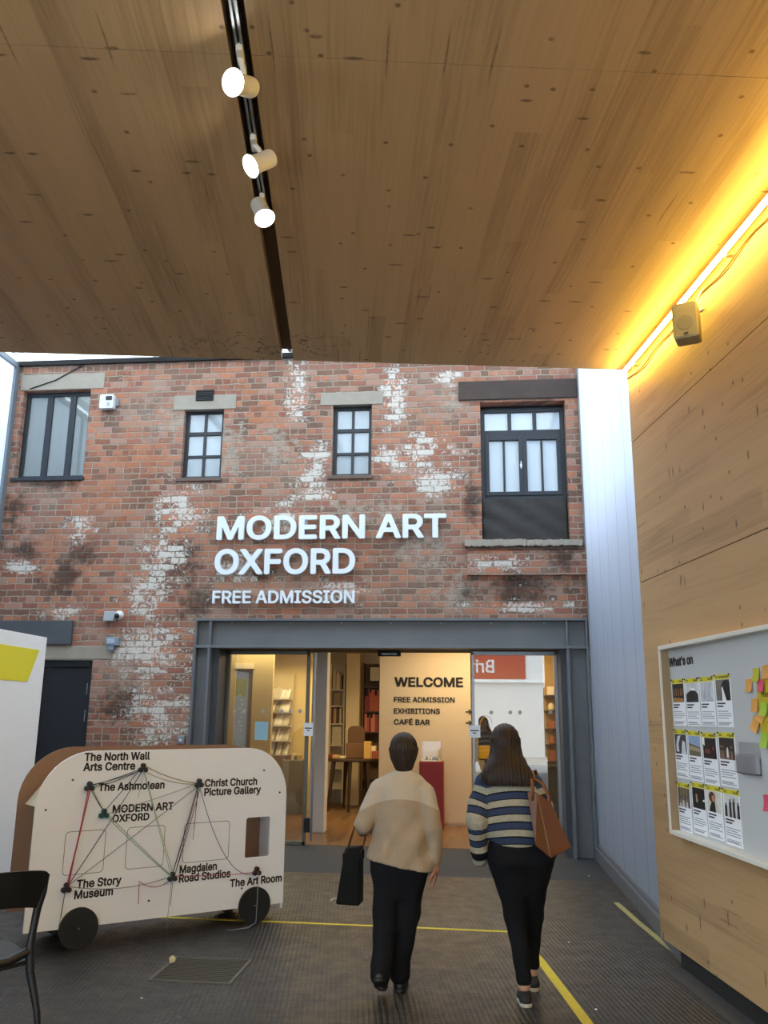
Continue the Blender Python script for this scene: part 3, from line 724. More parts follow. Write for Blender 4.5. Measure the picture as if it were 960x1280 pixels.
# ------------------------------------------------------------------ glass doors
def glass_leaf(nm, label, xa, xb, bars):
    t = thing(nm, label, 'glass door', ((xa+xb)/2, gy, 0)); t['kind'] = 'structure'
    mb = MB()
    for x, w in bars: mb.box((x-w/2, gy-.03, .0), (x+w/2, gy+.03, ZB0-.01))
    mb.box((xa, gy-.03, .0), (xb, gy+.03, .045)).box((xa, gy-.03, ZB0-.05), (xb, gy+.03, ZB0)).build('door_frame', ALU if nm != 'door_2' else plain('bronze_frame', '6B6A5E', .45, .3), t, bevel=.003)
    MB().add([(xa, gy, .045), (xb, gy, .045), (xb, gy, ZB0-.05), (xa, gy, ZB0-.05)], [(0, 1, 2, 3)]).build('glass_pane', GLASS, t)
    return t
xl = on_y(384, 900, gy).x; xr = on_y(592, 900, gy).x
gl = glass_leaf('door_2', 'left glass panel of the shop entrance with blue notice', XG0, xl+.02, ((XG0+.02, .04), (xl, .045)))
gr = glass_leaf('door_3', 'right glass panel of the shop entrance with street reflections', xr-.02, XG1, ((xr, .035), (XG1-.02, .04)))
DOT = plain('frosted_dot', 'B9BCB4', .7)
for px, par in ((293, gl), (305, gl), (328.5, gl), (352, gl), (363, gl), (375, gl), (614, gr), (638, gr), (650, gr), (688, gr)):
    p = on_y(px, 889 if px < 400 else 890.5, gy-.004); MB().cyl((p.x, gy-.005, p.z), (p.x, gy-.002, p.z), .026, n=16).build('frosted_dot', DOT, par)
# edge trim of the open leaf
MB().box((on_y(390, 1000, gy).x-.012, gy-.02, .05), (on_y(390, 1000, gy).x+.012, gy+.02, ZB0-.02)).build('slide_rail', ALU, gl)
a = on_y(381, 1022, gy); b = on_y(387.5, 1040, gy); MB().box((a.x, gy-.05, b.z), (b.x, gy-.02, a.z)).build('floor_lock', BLACKM, gl)
def sheet(nm, label, cat, tl, br, y, mat, group=None, th=.003):
    a = on_y(*tl, y); b = on_y(*br, y); t = thing(nm, label, cat, ((a.x+b.x)/2, y, b.z), group=group)
    MB().box((a.x, y, b.z), (b.x, y+th, a.z)).build('sheet', mat, t); return t, a, b
PAPER = plain('paper', 'E8E9EA', .8, 0, .03); BLUEP = plain('pale_blue_paper', '9CC3D0', .7, 0, .04)
sheet('notice', 'pale blue square notice stuck on the left glass panel', 'notice', (319, 902), (334.5, 925), gy-.01, BLUEP)
for (tl, br, lb) in (((380, 903.5), (391, 920), 'small white paper notice on the edge of the left glass panel'), ((586, 906.5), (600.5, 922), 'small white paper notice on the edge of the right glass panel')):
    t, a, b = sheet('notice', lb, 'notice', tl, br, gy-.045, PAPER)
    w = b.x-a.x
    MB().box((a.x+w*.12, gy-.047, a.z-.075), (b.x-w*.12, gy-.0455, a.z-.062)).box((a.x+w*.35, gy-.047, a.z-.105), (b.x-w*.35, gy-.0455, a.z-.093)).build('print', BLACK, t)
a = on_y(473, 813.5, gy); b = on_y(501, 820.5, gy)
t = thing('door_sensor', 'black sensor box over the open doorway', 'sensor', ((a.x+b.x)/2, gy, b.z))
MB().box((a.x, gy-.07, b.z), (b.x, gy+.02, ZB0)).build('housing', BLACKM, t, bevel=.008)
MB().box((a.x+.05, gy-.075, b.z+.015), (b.x-.05, gy-.069, b.z+.04)).build('lens', plain('smoked_lens', '2A1512', .15), t)

# ------------------------------------------------------------------ courtyard sides and roof
struct(MB().box((1.49, 6.95, .16), (1.53, FAC-.02, 6.6)), 'wall_right_glazing', POLY, 'milky translucent side panels right of the brick facade')
struct(MB().box((1.43, 6.6, 0), (1.60, FAC-.06, .14)).box((1.46, 6.6, .14), (1.56, FAC-.06, .17)), 'trim_18', plain('grey_rail', '6C7076', .5, .3), 'grey metal floor rail under the translucent panels', bevel=.004)
struct(MB().box((1.475, FAC-.06, 0), (1.52, FAC-.01, 6.6)), 'trim_19', ALU, 'slim metal edge where translucent panels meet the brick')
struct(MB().box((-6.64, 6.0, .0), (-6.60, FAC-.02, 6.6)), 'wall_left_glazing', POLY, 'milky translucent side panels left of the brick facade')
struct(MB().box((-6.60, FAC-.10, 0), (-6.56, FAC-.005, 6.62)).box((-6.60, 9.2, 0), (-6.565, 9.26, 6.6)).box((-6.60, 6.0, 6.55), (-6.55, FAC-.1, 6.63)), 'trim_20', plain('grey_mullion', '7C858C', .5, .3), 'grey mullions of the left translucent wall')
struct(MB().box((-6.6, FAC-.05, ZW-.05), (1.53, FAC-.005, ZW+.02)), 'trim_21', BLACKM, 'black gasket along the top of the brick wall')
struct(MB().add([(-6.6, 5.6, 6.72), (1.53, 5.6, 6.72), (1.53, FAC+.1, 6.72), (-6.6, FAC+.1, 6.72)], [(0, 1, 2, 3)]), 'ceiling_glazing', CLEAR, 'glass roof over the courtyard')
mb = MB()
for i in range(5): x = -6.58+2.02*i; mb.box((x-.03, 5.6, 6.73), (x+.03, FAC+.1, 6.83))
struct(mb, 'trim_22', WPAINT, 'white rafters of the glass roof')
# unseen neighbour walls, added outside to dim the translucent panels
struct(MB().box((2.5, 2, 0), (3.2, 14, 4.0)), 'wall_neighbour_shade', concrete('neighbour_shade_render', '46526E', '54607C', .9), 'unseen neighbouring wall placed to darken the lower translucent panels')
struct(MB().box((-8.6, 6.2, 0), (-8.1, 14, 5.2)), 'wall_neighbour_left_shade', concrete('neighbour_shade_render_left', '707A84', '88929A', .9))  # unseen blocker added to dim the left panels

# ------------------------------------------------------------------ timber foyer: right wall, ceiling, left wall
FL = 10.6                                   # length of the foyer towards the street
def wbox(s0, s1, n0, n1, z0, z1, mb=None):
    mb = mb or MB()
    return mb.hexa([wl(s0, z0, n0), wl(s1, z0, n0), wl(s1, z0, n1), wl(s0, z0, n1), wl(s0, z1, n0), wl(s1, z1, n0), wl(s1, z1, n1), wl(s0, z1, n1)])
struct(wbox(0, FL, 0, -.16, .12, 2.717), 'wall_right', WALLW, 'knotty pale timber wall, lower boards', bevel=.003)
struct(wbox(0, FL, 0, -.16, 2.722, 3.885), 'wall_right_middle', WALLW, 'knotty pale timber wall, middle boards', bevel=.003)
struct(wbox(0, FL, 0, -.16, 3.89, CEIL), 'wall_right_upper', WALLW, 'knotty pale timber wall, upper boards under the light strip', bevel=.003)
struct(wbox(.0, FL, -.01, -.14, 2.6, 3.95), 'wall_right_core', BLACKM)
struct(wbox(.34, FL, -.012, -.15, 0, .12), 'baseboard_right', BLACKM, 'black recessed plinth under the timber wall')
struct(wbox(.36, FL, .13, -.012, 0, .012), 'baseboard_right_cove', plain('rubber_cove', '3A3938', .6), 'rubber upstand at the foot of the black plinth')
# ceiling slabs: split at the lamp slot and at one cross joint
def cpt(x, y): p = on_z(x, y, CEIL); q = p-WCOR; return -q.dot(AX), -q.dot(PERP)
sl = [cpt(356, 445)[1], cpt(296, 0)[1]]; NS = sum(sl)/2; HW = .048
SJ = cpt(560, 80)[0]
for i, (n0, n1, nm) in enumerate(((-.16, NS-HW, 'ceiling'), (NS+HW, 6.2, 'ceiling_left'))):
    struct(wbox(0, SJ-.002, n0, n1, CEIL, CEIL+.28), nm, CEILW, ('right' if i == 0 else 'left')+' half of the knotty timber ceiling')
    struct(wbox(SJ+.002, FL, n0, n1, CEIL, CEIL+.28), nm+'_rear', CEILW, ('right' if i == 0 else 'left')+' half of the knotty timber ceiling, panel above the viewer')
struct(wbox(-.002, FL, NS-HW-.02, NS+HW+.02, CEIL+.10, CEIL+.3), 'ceiling_slot', plain('slot_brown', '6E5A44', .8), 'dark groove in the ceiling holding the lamp track')  # brown board closing the top of the groove
struct(wbox(SJ-.05, SJ+.05, -.1, 6.2, CEIL+.15, CEIL+.3), 'ceiling_core', BLACKM)
struct(wbox(-.03, .1, -.3, 6.4, CEIL+.28, 6.72).box((-6.6, 5.4, 4.9), (-4.9, 5.6, 6.75)), 'wall_clerestory', WPAINT, 'white upstand above the timber ceiling')
struct(wbox(0, 4.0, 6.05, 6.2, 0, CEIL), 'wall_left', WALLW, 'unseen timber wall added left of the foyer to shape the light')  # out of view, added to shape the foyer light
struct(wbox(4.0, FL, 6.05, 6.09, .1, CEIL), 'wall_left_rear', glassy('added_side_glass', (.95, .97, .97), .0), 'unseen glass wall added behind the viewer to let daylight into the foyer')  # added glazing, brings daylight onto ceiling and right wall
mb = MB().box((-6.64, 5.95, 0), (-4.75, 6.05, 6.7)); struct(mb, 'wall_left_return', WPAINT)
struct(wbox(FL-.1, FL, -.16, .1, 0, CEIL).hexa([wl(FL-.1, CEIL-.25, .1), wl(FL, CEIL-.25, .1), wl(FL, CEIL-.25, 6.1), wl(FL-.1, CEIL-.25, 6.1), wl(FL-.1, CEIL, .1), wl(FL, CEIL, .1), wl(FL, CEIL, 6.1), wl(FL-.1, CEIL, 6.1)]), 'wall_front', WALLW, 'timber entrance surround behind the viewer')
# street opposite (seen only as a reflection in the glass)
struct(MB().box((-12, -12.3, 0), (12, -12, 9)), 'wall_street', plain('white_render', 'E2E4E4', .8, 0, .05, 1), 'pale street front reflected in the shop glass')
a = on_y(592, 818, 2*gy+12); b = on_y(657, 849, 2*gy+12)
t = thing('shop_banner', 'red street banner with white lettering reflected in the right glass panel', 'banner', ((a.x+b.x)/2, -11.95, b.z))
RED = plain('red_banner', 'A81F14', .6, 0, .05)
MB().box((-1.6, -11.99, b.z), (b.x, -11.93, a.z)).build('board', RED, t)
p0 = on_y(618, 845, 2*gy+12); p1 = on_y(562, 845, 2*gy+12)
lettering('British', (p0.x, -11.925, p0.z+.12), (p1.x, -11.925, p0.z+.12), (0, 0, 1), .52, WPAINT, t, .01, .03)
MB().box((-1.7, -11.99, b.z-.14), (b.x+.9, -11.8, b.z-.02)).build('ledge', WHITE, t)
# ------------------------------------------------------------------ raised sign on the brick
sy_ = FAC-.045
def fp(x, y, Y=sy_): return on_y(x, y, Y)
def level(p, q): z = (p.z+q.z)/2; return Vector((p.x, p.y, z)), Vector((q.x, q.y, z))
t = thing('wall_sign', 'large white raised letters reading MODERN ART OXFORD on the brick', 'sign', (fp(400, 680).x, FAC, fp(400, 719).z))
for w, a, b, top in (('MODERN ART', (271.5, 675.5), (558, 673), 644.5), ('OXFORD', (268.5, 719), (444, 717.5), 686.5)):
    p, q = level(fp(*a), fp(*b)); letters(w, p, q, fp((a[0]+b[0])/2, top).z-p.z, SIGNW, t, .05, .046)
t = thing('wall_sign', 'smaller white raised letters reading FREE ADMISSION below the large sign', 'sign', (fp(350, 750).x, FAC, fp(350, 754.5).z))
p, q = level(fp(266, 754.5), fp(443.5, 754.5)); letters('FREE ADMISSION', p, q, fp(350, 738.5).z-p.z, SIGNW, t, .04, .036)

# ------------------------------------------------------------------ small devices on the brick
WH2 = plain('aged_white_plastic', 'D3D6D6', .45, 0, .05)
a = fac(125, 493, FAC-.1); b = fac(141, 510, FAC-.1)
t = thing('alarm_box', 'white alarm box with dark lens beside the three pane window', 'alarm', ((a[0]+b[0])/2, FAC, b[1]))
MB().prism(rounded(a[0], b[1], b[0], a[1], .02), .09, frame((0, FAC-.10, 0), (1, 0, 0), (0, 0, 1))).build('housing', WH2, t, bevel=.006)
w = b[0]-a[0]; h = a[1]-b[1]
MB().box((a[0]+w*.45, FAC-.106, b[1]+h*.58), (b[0]-w*.12, FAC-.099, b[1]+h*.86)).build('lens', BLACK, t)
MB().box((a[0]+w*.55, FAC-.106, b[1]+h*.2), (b[0]-w*.25, FAC-.099, b[1]+h*.42)).build('label_plate', plain('label_grey', 'A8AEB4', .5), t)
MB().box((b[0]-.03, FAC-.02, b[1]+h*.3), (b[0]+.04, FAC+.01, b[1]+h*.8)).build('bracket', ALU, t)
a = fac(130, 764, FAC-.08); b = fac(142, 776, FAC-.08)
t = thing('security_camera', 'white dome security camera on a square box low on the brick', 'camera', (a[0], FAC, b[1]))
MB().box((a[0], FAC-.08, b[1]), (b[0], FAC+.01, a[1])).build('junction_box', plain('grey_box', 'A9B0B4', .5), t, bevel=.008)
c = on_y(149, 769, FAC-.1)
MB().ball(c, .062, 18).build('camera_head', WH2, t, smooth='all')
MB().ball((c.x-.01, c.y-.04, c.z-.012), .038, 14).build('lens', BLACK, t, smooth='all')
MB().cyl((b[0]-.02, FAC-.04, c.z), (c.x, FAC-.07, c.z), .025).build('neck', WH2, t)
a = fac(132.5, 796, FAC-.08); b = fac(147, 807, FAC-.08)
t = thing('outdoor_lamp', 'grey box lamp with sensor below the dome camera', 'lamp', (a[0], FAC, b[1]-.06))
BG = plain('blue_grey_box', '8291A0', .5)
MB().box((a[0], FAC-.08, b[1]), (b[0], FAC+.01, a[1])).build('housing', BG, t, bevel=.01)
MB().box((a[0]+.02, FAC-.086, b[1]+.03), (b[0]-.05, FAC-.079, a[1]-.02)).build('lens', plain('lamp_front', 'AEBAC6', .3), t)
MB().box((a[0]+.03, FAC-.07, b[1]-.06), (b[0]-.06, FAC-.01, b[1])).build('sensor', BG, t, bevel=.006)
a = fac(221, 920, FAC-.05); b = fac(230, 930, FAC-.05)
t = thing('call_button', 'small grey push button box on the brick beside the left steel column', 'button', (a[0], FAC, b[1]))
MB().box((a[0], FAC-.05, b[1]), (b[0], FAC+.01, a[1])).build('housing', ALU, t, bevel=.006)
MB().cyl(((a[0]+b[0])/2, FAC-.056, (a[1]+b[1])/2), ((a[0]+b[0])/2, FAC-.049, (a[1]+b[1])/2), .02).build('button', WH2, t)
# loose cable from the window lintel to the roof
p = [fac(38, 487), fac(70, 476), (fac(105, 457)[0], 6.585)]
t = thing('cable', 'thin black cable running from the grey window up to the roof edge', 'cable', (p[0][0], FAC, p[0][1]))
MB().tube([(x, FAC-.02, z) for x, z in p], .008, 6).build('wire', BLACKM, t)
# bolts / old holes in the brick
# ------------------------------------------------------------------ shop interior shell
BACK = 17.4
struct(MB().box((-4.6, BACK, 0), (1.7, BACK+.1, 3.02)), 'wall_shop_back', SHOPW)
struct(MB().box((1.62, gy, 0), (1.72, BACK, 3.02)), 'wall_shop_right', SHOPW)
struct(MB().box((-4.6, gy, 0), (-4.5, BACK, 3.02)), 'wall_shop_left', plain('warm_plaster', 'CDBB8B', .8, 0, .06, 2))
p0 = on_y(385, 1041, 12.75).x; p1 = on_y(404.5, 1041, 12.75).x
struct(MB().box((p0, 12.75, 0), (p1, 13.0, 3.02)), 'pillar_shop', plain('white_pier', 'D5D5D0', .7, 0, .05, 2), 'white square pillar just inside the shop entrance', bevel=.01)
p0 = on_y(431, 950, 16.5).x; p1 = on_y(448, 950, 16.5).x
struct(MB().box((p0, 16.5, 0), (p1, 16.8, 3.02)), 'pillar_shop_rear', plain('cream_pier', 'CFC19C', .8, 0, .05, 2), 'cream pillar between the bookshelves')
PY = 13.86
x0 = on_y(473, 1000, PY).x; x1 = on_y(590, 1000, PY).x
struct(MB().box((x0, PY, .04), (x1, PY+.14, 2.9)).box((x0+.02, PY+.02, 0), (x1-.02, PY+.12, .04)), 'wall_partition', CREAMW, 'cream partition carrying the welcome lettering')
t = thing('welcome_sign', 'black lettering WELCOME and opening details on the cream partition', 'sign', (0, PY, 1.7))
def pt(x, y): return on_y(x, y, PY-.004)
for w, a, b, top, bo in (('WELCOME', (493, 858.8), (579, 858.8), 846.3, .06), ('FREE ADMISSION', (492.3, 878), (568.5, 878), 871, .045), ('EXHIBITIONS', (492.3, 892.2), (550, 892.2), 885.2, .045), ('CAFÉ BAR', (492.3, 906), (537.3, 906), 899, .045)):
    p, q = level(pt(*a), pt(*b)); lettering(w, p, q, (0, 0, 1), pt(a[0], top).z-p.z, BLACK, t, .003, bo)
for y in (889.8, 903.5):
    p = pt(582, y); q = pt(589.5, y); mb = MB().box((p.x, PY-.006, p.z-.008), (q.x-.02, PY-.001, p.z+.008))
    for sg in (-1, 1): mb.tube([(q.x-.045, PY-.004, p.z+sg*.035), (q.x, PY-.004, p.z)], .008, 6)
    mb.build('arrow', BLACK, t)

# plinth with display case
y = 13.35; a = on_y(524, 952, y); b = on_y(554, 952, y); zt = a.z
t = thing('display_plinth', 'red plinth with a clear case standing before the cream partition', 'plinth', ((a.x+b.x)/2, y+.18, 0))
MB().box((a.x, y, 0), (b.x, y+.38, zt)).build('body', plain('red_plinth', '8E1D20', .5, 0, .06), t, bevel=.006)
MB().box((a.x+.03, y+.03, zt), (b.x-.03, y+.35, zt+.30)).build('display_case', ACRYL, t)
MB().box((a.x+.035, y+.035, zt), (b.x-.035, y+.34, zt+.012)).build('case_base', plain('case_base_white', 'CFCFC8', .5), t)
random.seed(5)
for i in range(9):
    xx = a.x+.07+(b.x-a.x-.14)*i/8; r = random.uniform(.014, .03)
    o = MB().ball((xx, y+.10+random.uniform(0, .16), zt+.012+r), r, 8).build('pebble', plain('curio%d' % i, random.choice(['E0D7C4', '6B6258', 'B8A789', '8F8F90']), .5), None, smooth='all')
    tag(o, 'small pale curio lying inside the clear case on the red plinth', 'ornament', 'curios in the display case')

# ------------------------------------------------------------------ furniture of the shop
WOODD = plain('dark_stained_wood', '33241A', .5, 0, .2); SHELFW = plain('shelf_white', 'D8CFBA', .6, 0, .04)
ty = 15.75; tl_ = on_y(407, 950, ty); tr_ = on_y(474, 950, ty); tz = on_y(440, 949, ty-.3).z
tcx = (tl_.x+tr_.x)/2; trx = (tr_.x-tl_.x)/2
t = thing('table', 'dark round shop table with tapering splayed legs', 'table', (tcx, ty, 0))
MB().lathe([(trx*.96, tz-.05), (trx, tz-.04), (trx, tz-.005), (trx*.99, tz)], 40, Matrix.Translation((tcx, ty, 0)) @ Matrix.Diagonal((1, .75, 1, 1))).build('tabletop', WOODD, t, smooth=True)
for sx, sy2 in ((-.72, -.5), (.0, -.66), (.72, -.5), (-.35, .5), (.5, .5)):
    MB().cyl((tcx+trx*sx*1.1, ty+.6*sy2, 0), (tcx+trx*sx*.85, ty+.45*sy2, tz-.045), .022, .04, 10).build('leg', WOODD, t)
# goods on the table
random.seed(11)
bx = on_y(432, 949, ty).x; bx2 = on_y(456, 949, ty).x
t = thing('display_box', 'brown card display box standing on the dark round table', 'display', ((bx+bx2)/2, ty, tz))
KRAFT = plain('kraft_card', '6E5238', .8, 0, .1)
MB().box((bx, ty-.02, tz), (bx2, ty+.25, tz+.26)).build('lower_tray', KRAFT, t, bevel=.01)
MB().prism(rounded(bx+.02, tz+.26, bx2-.02, tz+.56, (.01, .01, .09, .09)), .1, frame((0, ty+.08, 0), (1, 0, 0), (0, 0, 1))).build('back_board', plain('brown_board', '5E4632', .8), t)
for i, (px, cc, hh) in enumerate(((413, '7A2F28', .07), (421, 'B89968', .06), (428, 'D8C9A8', .04), (460, 'C7A25A', .30), (466, 'E3D5B0', .22), (470, '8A4A32', .14))):
    c = on_y(px, 949, ty-.1); 
    o = MB().box((c.x-.07, ty-.14-.03*(i % 2), tz), (c.x+.055, ty+.02, tz+hh)).build('boxed_gift', plain('gift%d' % i, cc, .6), None, bevel=.008)
    tag(o, ('dark red flat box at the left end of the dark round table', 'tan low box second from the left on the round table', 'thin cream box just left of the brown card display', 'ochre tall packet right of the brown card display', 'cream packet near the right end of the round table', 'brown small packet at the right end of the round table')[i], 'box')

def books(group, label, x0, x1, y, z, hmin, hmax, cols, lean=.0, depth=.16, seed=1):
    random.seed(seed); x = x0; base = []; i = 0
    while True:
        w = random.uniform(.022, .05)
        if x+w > x1: break
        h = random.uniform(hmin, hmax); cc = random.choice(cols)
        mat = BOOKM.setdefault(cc, plain('book_'+cc, cc, .6, 0, .1))
        t = thing('book', label, 'book', (x+w/2, y, z), group=group)
        MB().box((x, y, z), (x+w-.002, y+depth, z+h)).build('cover', mat, t)
        MB().box((x+.004, y+.004, z+h), (x+w-.006, y+depth, z+h+.002)).build('pages', PAPER, t)
        x += w; i += 1
BOOKM = {}
def bookcase(nm, label, x0, x1, y, levels, top, mat=SHELFW):
    t = thing(nm, label, 'bookcase', ((x0+x1)/2, y, 0))
    MB().box((x0, y, 0), (x0+.03, y+.28, top)).build('side_panel', mat, t); MB().box((x1-.03, y, 0), (x1, y+.28, top)).build('side_panel', mat, t)
    MB().box((x0+.03, y+.26, 0), (x1-.03, y+.28, top)).build('back_panel', mat, t)
    for z in levels: MB().box((x0+.03, y, z-.025), (x1-.03, y+.26, z)).build('shelf', WOODD if mat is not SHELFW else SHELFW, t)
    return t
y = 16.7; a = on_y(411.5, 900, y).x; b = on_y(430.5, 900, y).x
lv = [on_y(420, q, y).z for q in (861.5, 882, 904.5, 931, 960, 985)]
bookcase('bookcase', 'pale bookcase between the white pillar and the cream pillar', a, b, y, lv, 2.62)
RC = ['9A4A3A', 'C4A77A', 'E0D5BE', '3C3A3E', 'B98A3C', '70382E', 'D9C59A', '5A4B40']
books('books on the top shelf of the left bookcase', 'book standing on the top shelf of the bookcase beside the white pillar', a+.05, b-.04, y+.04, lv[0], .26, .36, ['D6C8A6', 'B99A62', 'E6DCC4', '7A6A4A'], seed=2)
books('books on the third shelf of the left bookcase', 'dark spined book on the third shelf beside the white pillar', a+.05, b-.04, y+.04, lv[2], .24, .32, RC, seed=3)
c = on_y(420, 870, y+.05); o = MB().box((a+.08, y+.06, lv[1]), (b-.1, y+.09, lv[1]+.24)).build('framed_picture', plain('picture_mixed', '9C8A5E', .6, 0, .8, 30), None, bevel=.004); tag(o, 'small patterned picture on the second shelf beside the white pillar', 'picture')
o = MB().box((a+.05, y+.05, lv[3]), (b-.06, y+.09, lv[3]+.34)).build('framed_print', plain('pale_print', 'CFC8A8', .6, 0, .4, 20), None, bevel=.004); tag(o, 'large pale print leaning on the fourth shelf beside the white pillar', 'picture')
y = 16.7; a = on_y(452, 900, y).x; b = on_y(478, 900, y).x
lv = [on_y(462, q, y).z for q in (858, 889, 915, 945, 975)]
bookcase('bookcase', 'dark backed bookcase between the cream pillar and the welcome partition', a, b, y, lv, 2.62, plain('brown_shelf', '6A5238', .6))
books('red and dark books on the upper shelf of the right bookcase', 'book with red or dark spine on the upper shelf beside the welcome partition', a+.05, b-.04, y+.04, lv[1], .26, .42, ['7A2B26', '3A2A2A', 'A8523A', '8E3B30', '4A3836'], seed=4)
books('red books on the middle shelf of the right bookcase', 'book with reddish spine on the middle shelf beside the welcome partition', a+.05, b-.04, y+.04, lv[2], .26, .36, ['8E3B34', 'B5564A', '6E2E2C', 'C87A62', 'A03E3C'], seed=6)
a1 = on_y(461, 832, y+.04); b1 = on_y(476, 853, y+.04)
t = thing('framed_poster', 'dark framed pale poster above the red books', 'picture', (a1.x, y+.04, b1.z))
MB().box((a1.x, y+.03, b1.z), (b1.x, y+.05, a1.z)).build('frame', BLACKM, t); MB().box((a1.x+.03, y+.025, b1.z+.03), (b1.x-.03, y+.031, a1.z-.03)).build('print', plain('print_grey', 'B8B4A4', .6), t)

xa = on_y(338, 900, 15.45).x; xb = on_y(396, 900, 15.45).x
struct(MB().box((xa, 15.45, 0), (xb, 15.6, 3.02)), 'wall_shop_bay', plain('yellow_cream_wall', 'DDC98E', .8, 0, .05, 2), 'yellowish cream wall behind the card rack')
# greeting card rack on the left
y = 15.2; pxs = (336, 360)
a = on_y(pxs[0], 900, y).x; b = on_y(pxs[1], 900, y).x
t = thing('card_rack', 'stepped wall rack of greeting cards behind the left glass panel', 'rack', ((a+b)/2, y, 0))
MB().box((a-.05, y+.16, .88), (b+.05, y+.19, 2.35)).build('back_board', plain('rack_cream', 'CDBD92', .7), t)
rows = (873.5, 890, 907, 926, 943.5)
for q in rows:
    z = on_y(345, q, y).z; MB().box((a-.04, y, z-.02), (b+.04, y+.16, z)).build('shelf', SHELFW, t)
    MB().box((a-.04, y-.008, z-.02), (b+.04, y, z+.03)).build('front_lip', ACRYL, t)
random.seed(21)
for ri, q in enumerate(rows):
    z = on_y(345, q, y).z; nn = 8
    for i in range(nn):
        xx = a+(b-a)*i/nn; cc = random.choice(['E9E6DA', 'D8D2BE', '4A4B50', 'C9C3B0', 'F0EEE6', '8C8470'])
        mat = BOOKM.setdefault(cc, plain('book_'+cc, cc, .6, 0, .1)); w = (b-a)/nn*.85; h = random.uniform(.15, .21)
        o = MB().hexa([(xx, y+.03, z), (xx+w, y+.03, z), (xx+w, y+.04, z), (xx, y+.04, z), (xx+.03, y+.10, z+h), (xx+w+.03, y+.10, z+h), (xx+w+.03, y+.11, z+h), (xx+.03, y+.11, z+h)]).build('greeting_card', mat)
        tag(o, 'greeting card on the %s tier of the stepped rack' % ('top', 'second', 'third', 'fourth', 'bottom')[ri], 'card', 'greeting cards on the %s tier of the rack' % ('top', 'second', 'third', 'fourth', 'bottom')[ri])
# left inner wall with grey door, counter
y = 14.2; a = on_y(283, 900, y).x; b = on_y(333, 900, y).x; hz = on_y(310, 836, y).z
struct(MB().box((a-.6, y, 0), (a+.12, y+.1, 3.0)).box((b-.26, y, 0), (b+.08, y+.1, 3.0)).box((a+.12, y, hz), (b-.26, y+.1, 3.0)), 'wall_shop_inner', plain('inner_cream', 'BDAE86', .8, 0, .06, 2), 'cream wall with a grey lift door inside the left glass panel')
t = thing('door_4', 'grey sliding door behind the left glass panel', 'door', ((a+b)/2, y+.06, 0)); t['kind'] = 'structure'
MB().box((a+.12, y+.05, 0), (b-.26, y+.09, hz)).build('door_leaf', plain('grey_door', '5D6063', .5), t)
for i in range(12):
    z = hz-.45-.07*i; MB().box((a+.22, y+.045, z), (b-.42 if i % 3 else b-.5, y+.051, z+.02)).build('print', plain('grey_print', '8C9092', .6), t) if i < 9 else None
MB().box((a+.1, y-.02, hz), (b-.24, y+.0, hz+.09)).build('door_head', SHELFW, t)
y = 14.85; a = on_y(352, 960, y).x; b = on_y(377, 960, y).x; z = on_y(365, 950, y).z
t = thing('counter', 'grey box counter below the card rack behind the left glass panel', 'counter', ((a+b)/2, y, 0))
GC = plain('grey_counter', '77756A', .6)
MB().hexa([(a+.03, y, 0), (b-.03, y, 0), (b-.03, y+.5, 0), (a+.03, y+.5, 0), (a, y, z), (b, y, z), (b, y+.5, z), (a, y+.5, z)]).build('body', GC, t, bevel=.01)
random.seed(4)
for i in range(5):
    xx = a+.05+(b-a-.1)*i/5; cc = ['3A3A3A', '8C5A3A', 'D8D0B8', '50604A', 'C8A860'][i]
    o = MB().box((xx, y+.05, z), (xx+.055, y+.22, z+.06+.02*(i % 3))).build('small_box', BOOKM.setdefault(cc, plain('book_'+cc, cc, .6)), None, bevel=.004)
    tag(o, '%s small box on top of the grey counter' % ('black', 'brown', 'cream', 'green', 'ochre')[i], 'box')

# right of the partition: shelves with goods, low dark counter, yellow and black object
y = 15.6; a = on_y(596, 900, y).x; 
struct(MB().box((x1+.02, y+.3, 0), (1.62, y+.36, 3.02)), 'wall_shop_right_rear', plain('pale_shop_wall', 'A9A697', .8, 0, .04, 2), 'pale wall behind the right glass panel')
RX0 = on_y(684, 900, 14.6).x
t = thing('wall_shelves', 'shelves of gifts seen at the right edge of the right glass panel', 'shelves', (RX0+.2, 14.6, 0))
MB().box((RX0-.02, 14.9, .0), (1.6, 14.93, 2.9)).build('back_board', plain('shelf_back', 'BC9F66', .7), t)
rows = (869, 888.5, 911, 931, 952); random.seed(17)
for ri, q in enumerate(rows):
    z = on_y(695, q, 14.62).z; MB().box((RX0-.02, 14.62, z-.03), (1.6, 14.9, z)).build('shelf', WOODD, t)
    for i in range(4):
        xx = RX0+.02+.14*i; 
        if xx > 1.5: break
        cc = random.choice(['7A2E28', '4A3A34', 'D8CBA8', 'C9892E', 'E8E0C8', '9A5A3A']); h = random.uniform(.10, .2)
        mat = BOOKM.setdefault(cc, plain('book_'+cc, cc, .6))
        if (i+ri) % 2: o = MB().lathe([(.03, 0), (.05, .02), (.052, h*.7), (.03, h), (.02, h+.01)], 14, Matrix.Translation((xx+.06, 14.72, z))).build('jar', mat, None, smooth=True)
        else: o = MB().box((xx, 14.66, z), (xx+.11, 14.8, z+h)).build('gift_box', mat, None, bevel=.006)
        tag(o, '%s on the %s shelf at the right edge of the right glass panel' % ('jar' if (i+ri) % 2 else 'gift box', ('top', 'second', 'third', 'fourth', 'bottom')[ri]), 'jar' if (i+ri) % 2 else 'box', '%s on the %s gift shelf' % ('jars' if (i+ri) % 2 else 'boxes', ('top', 'second', 'third', 'fourth', 'bottom')[ri]))
y = 14.2; z = on_y(695, 958, y).z
a = on_y(660, 980, y).x
t = thing('counter', 'low black counter behind the right glass panel', 'counter', ((a+1.5)/2, y, 0))
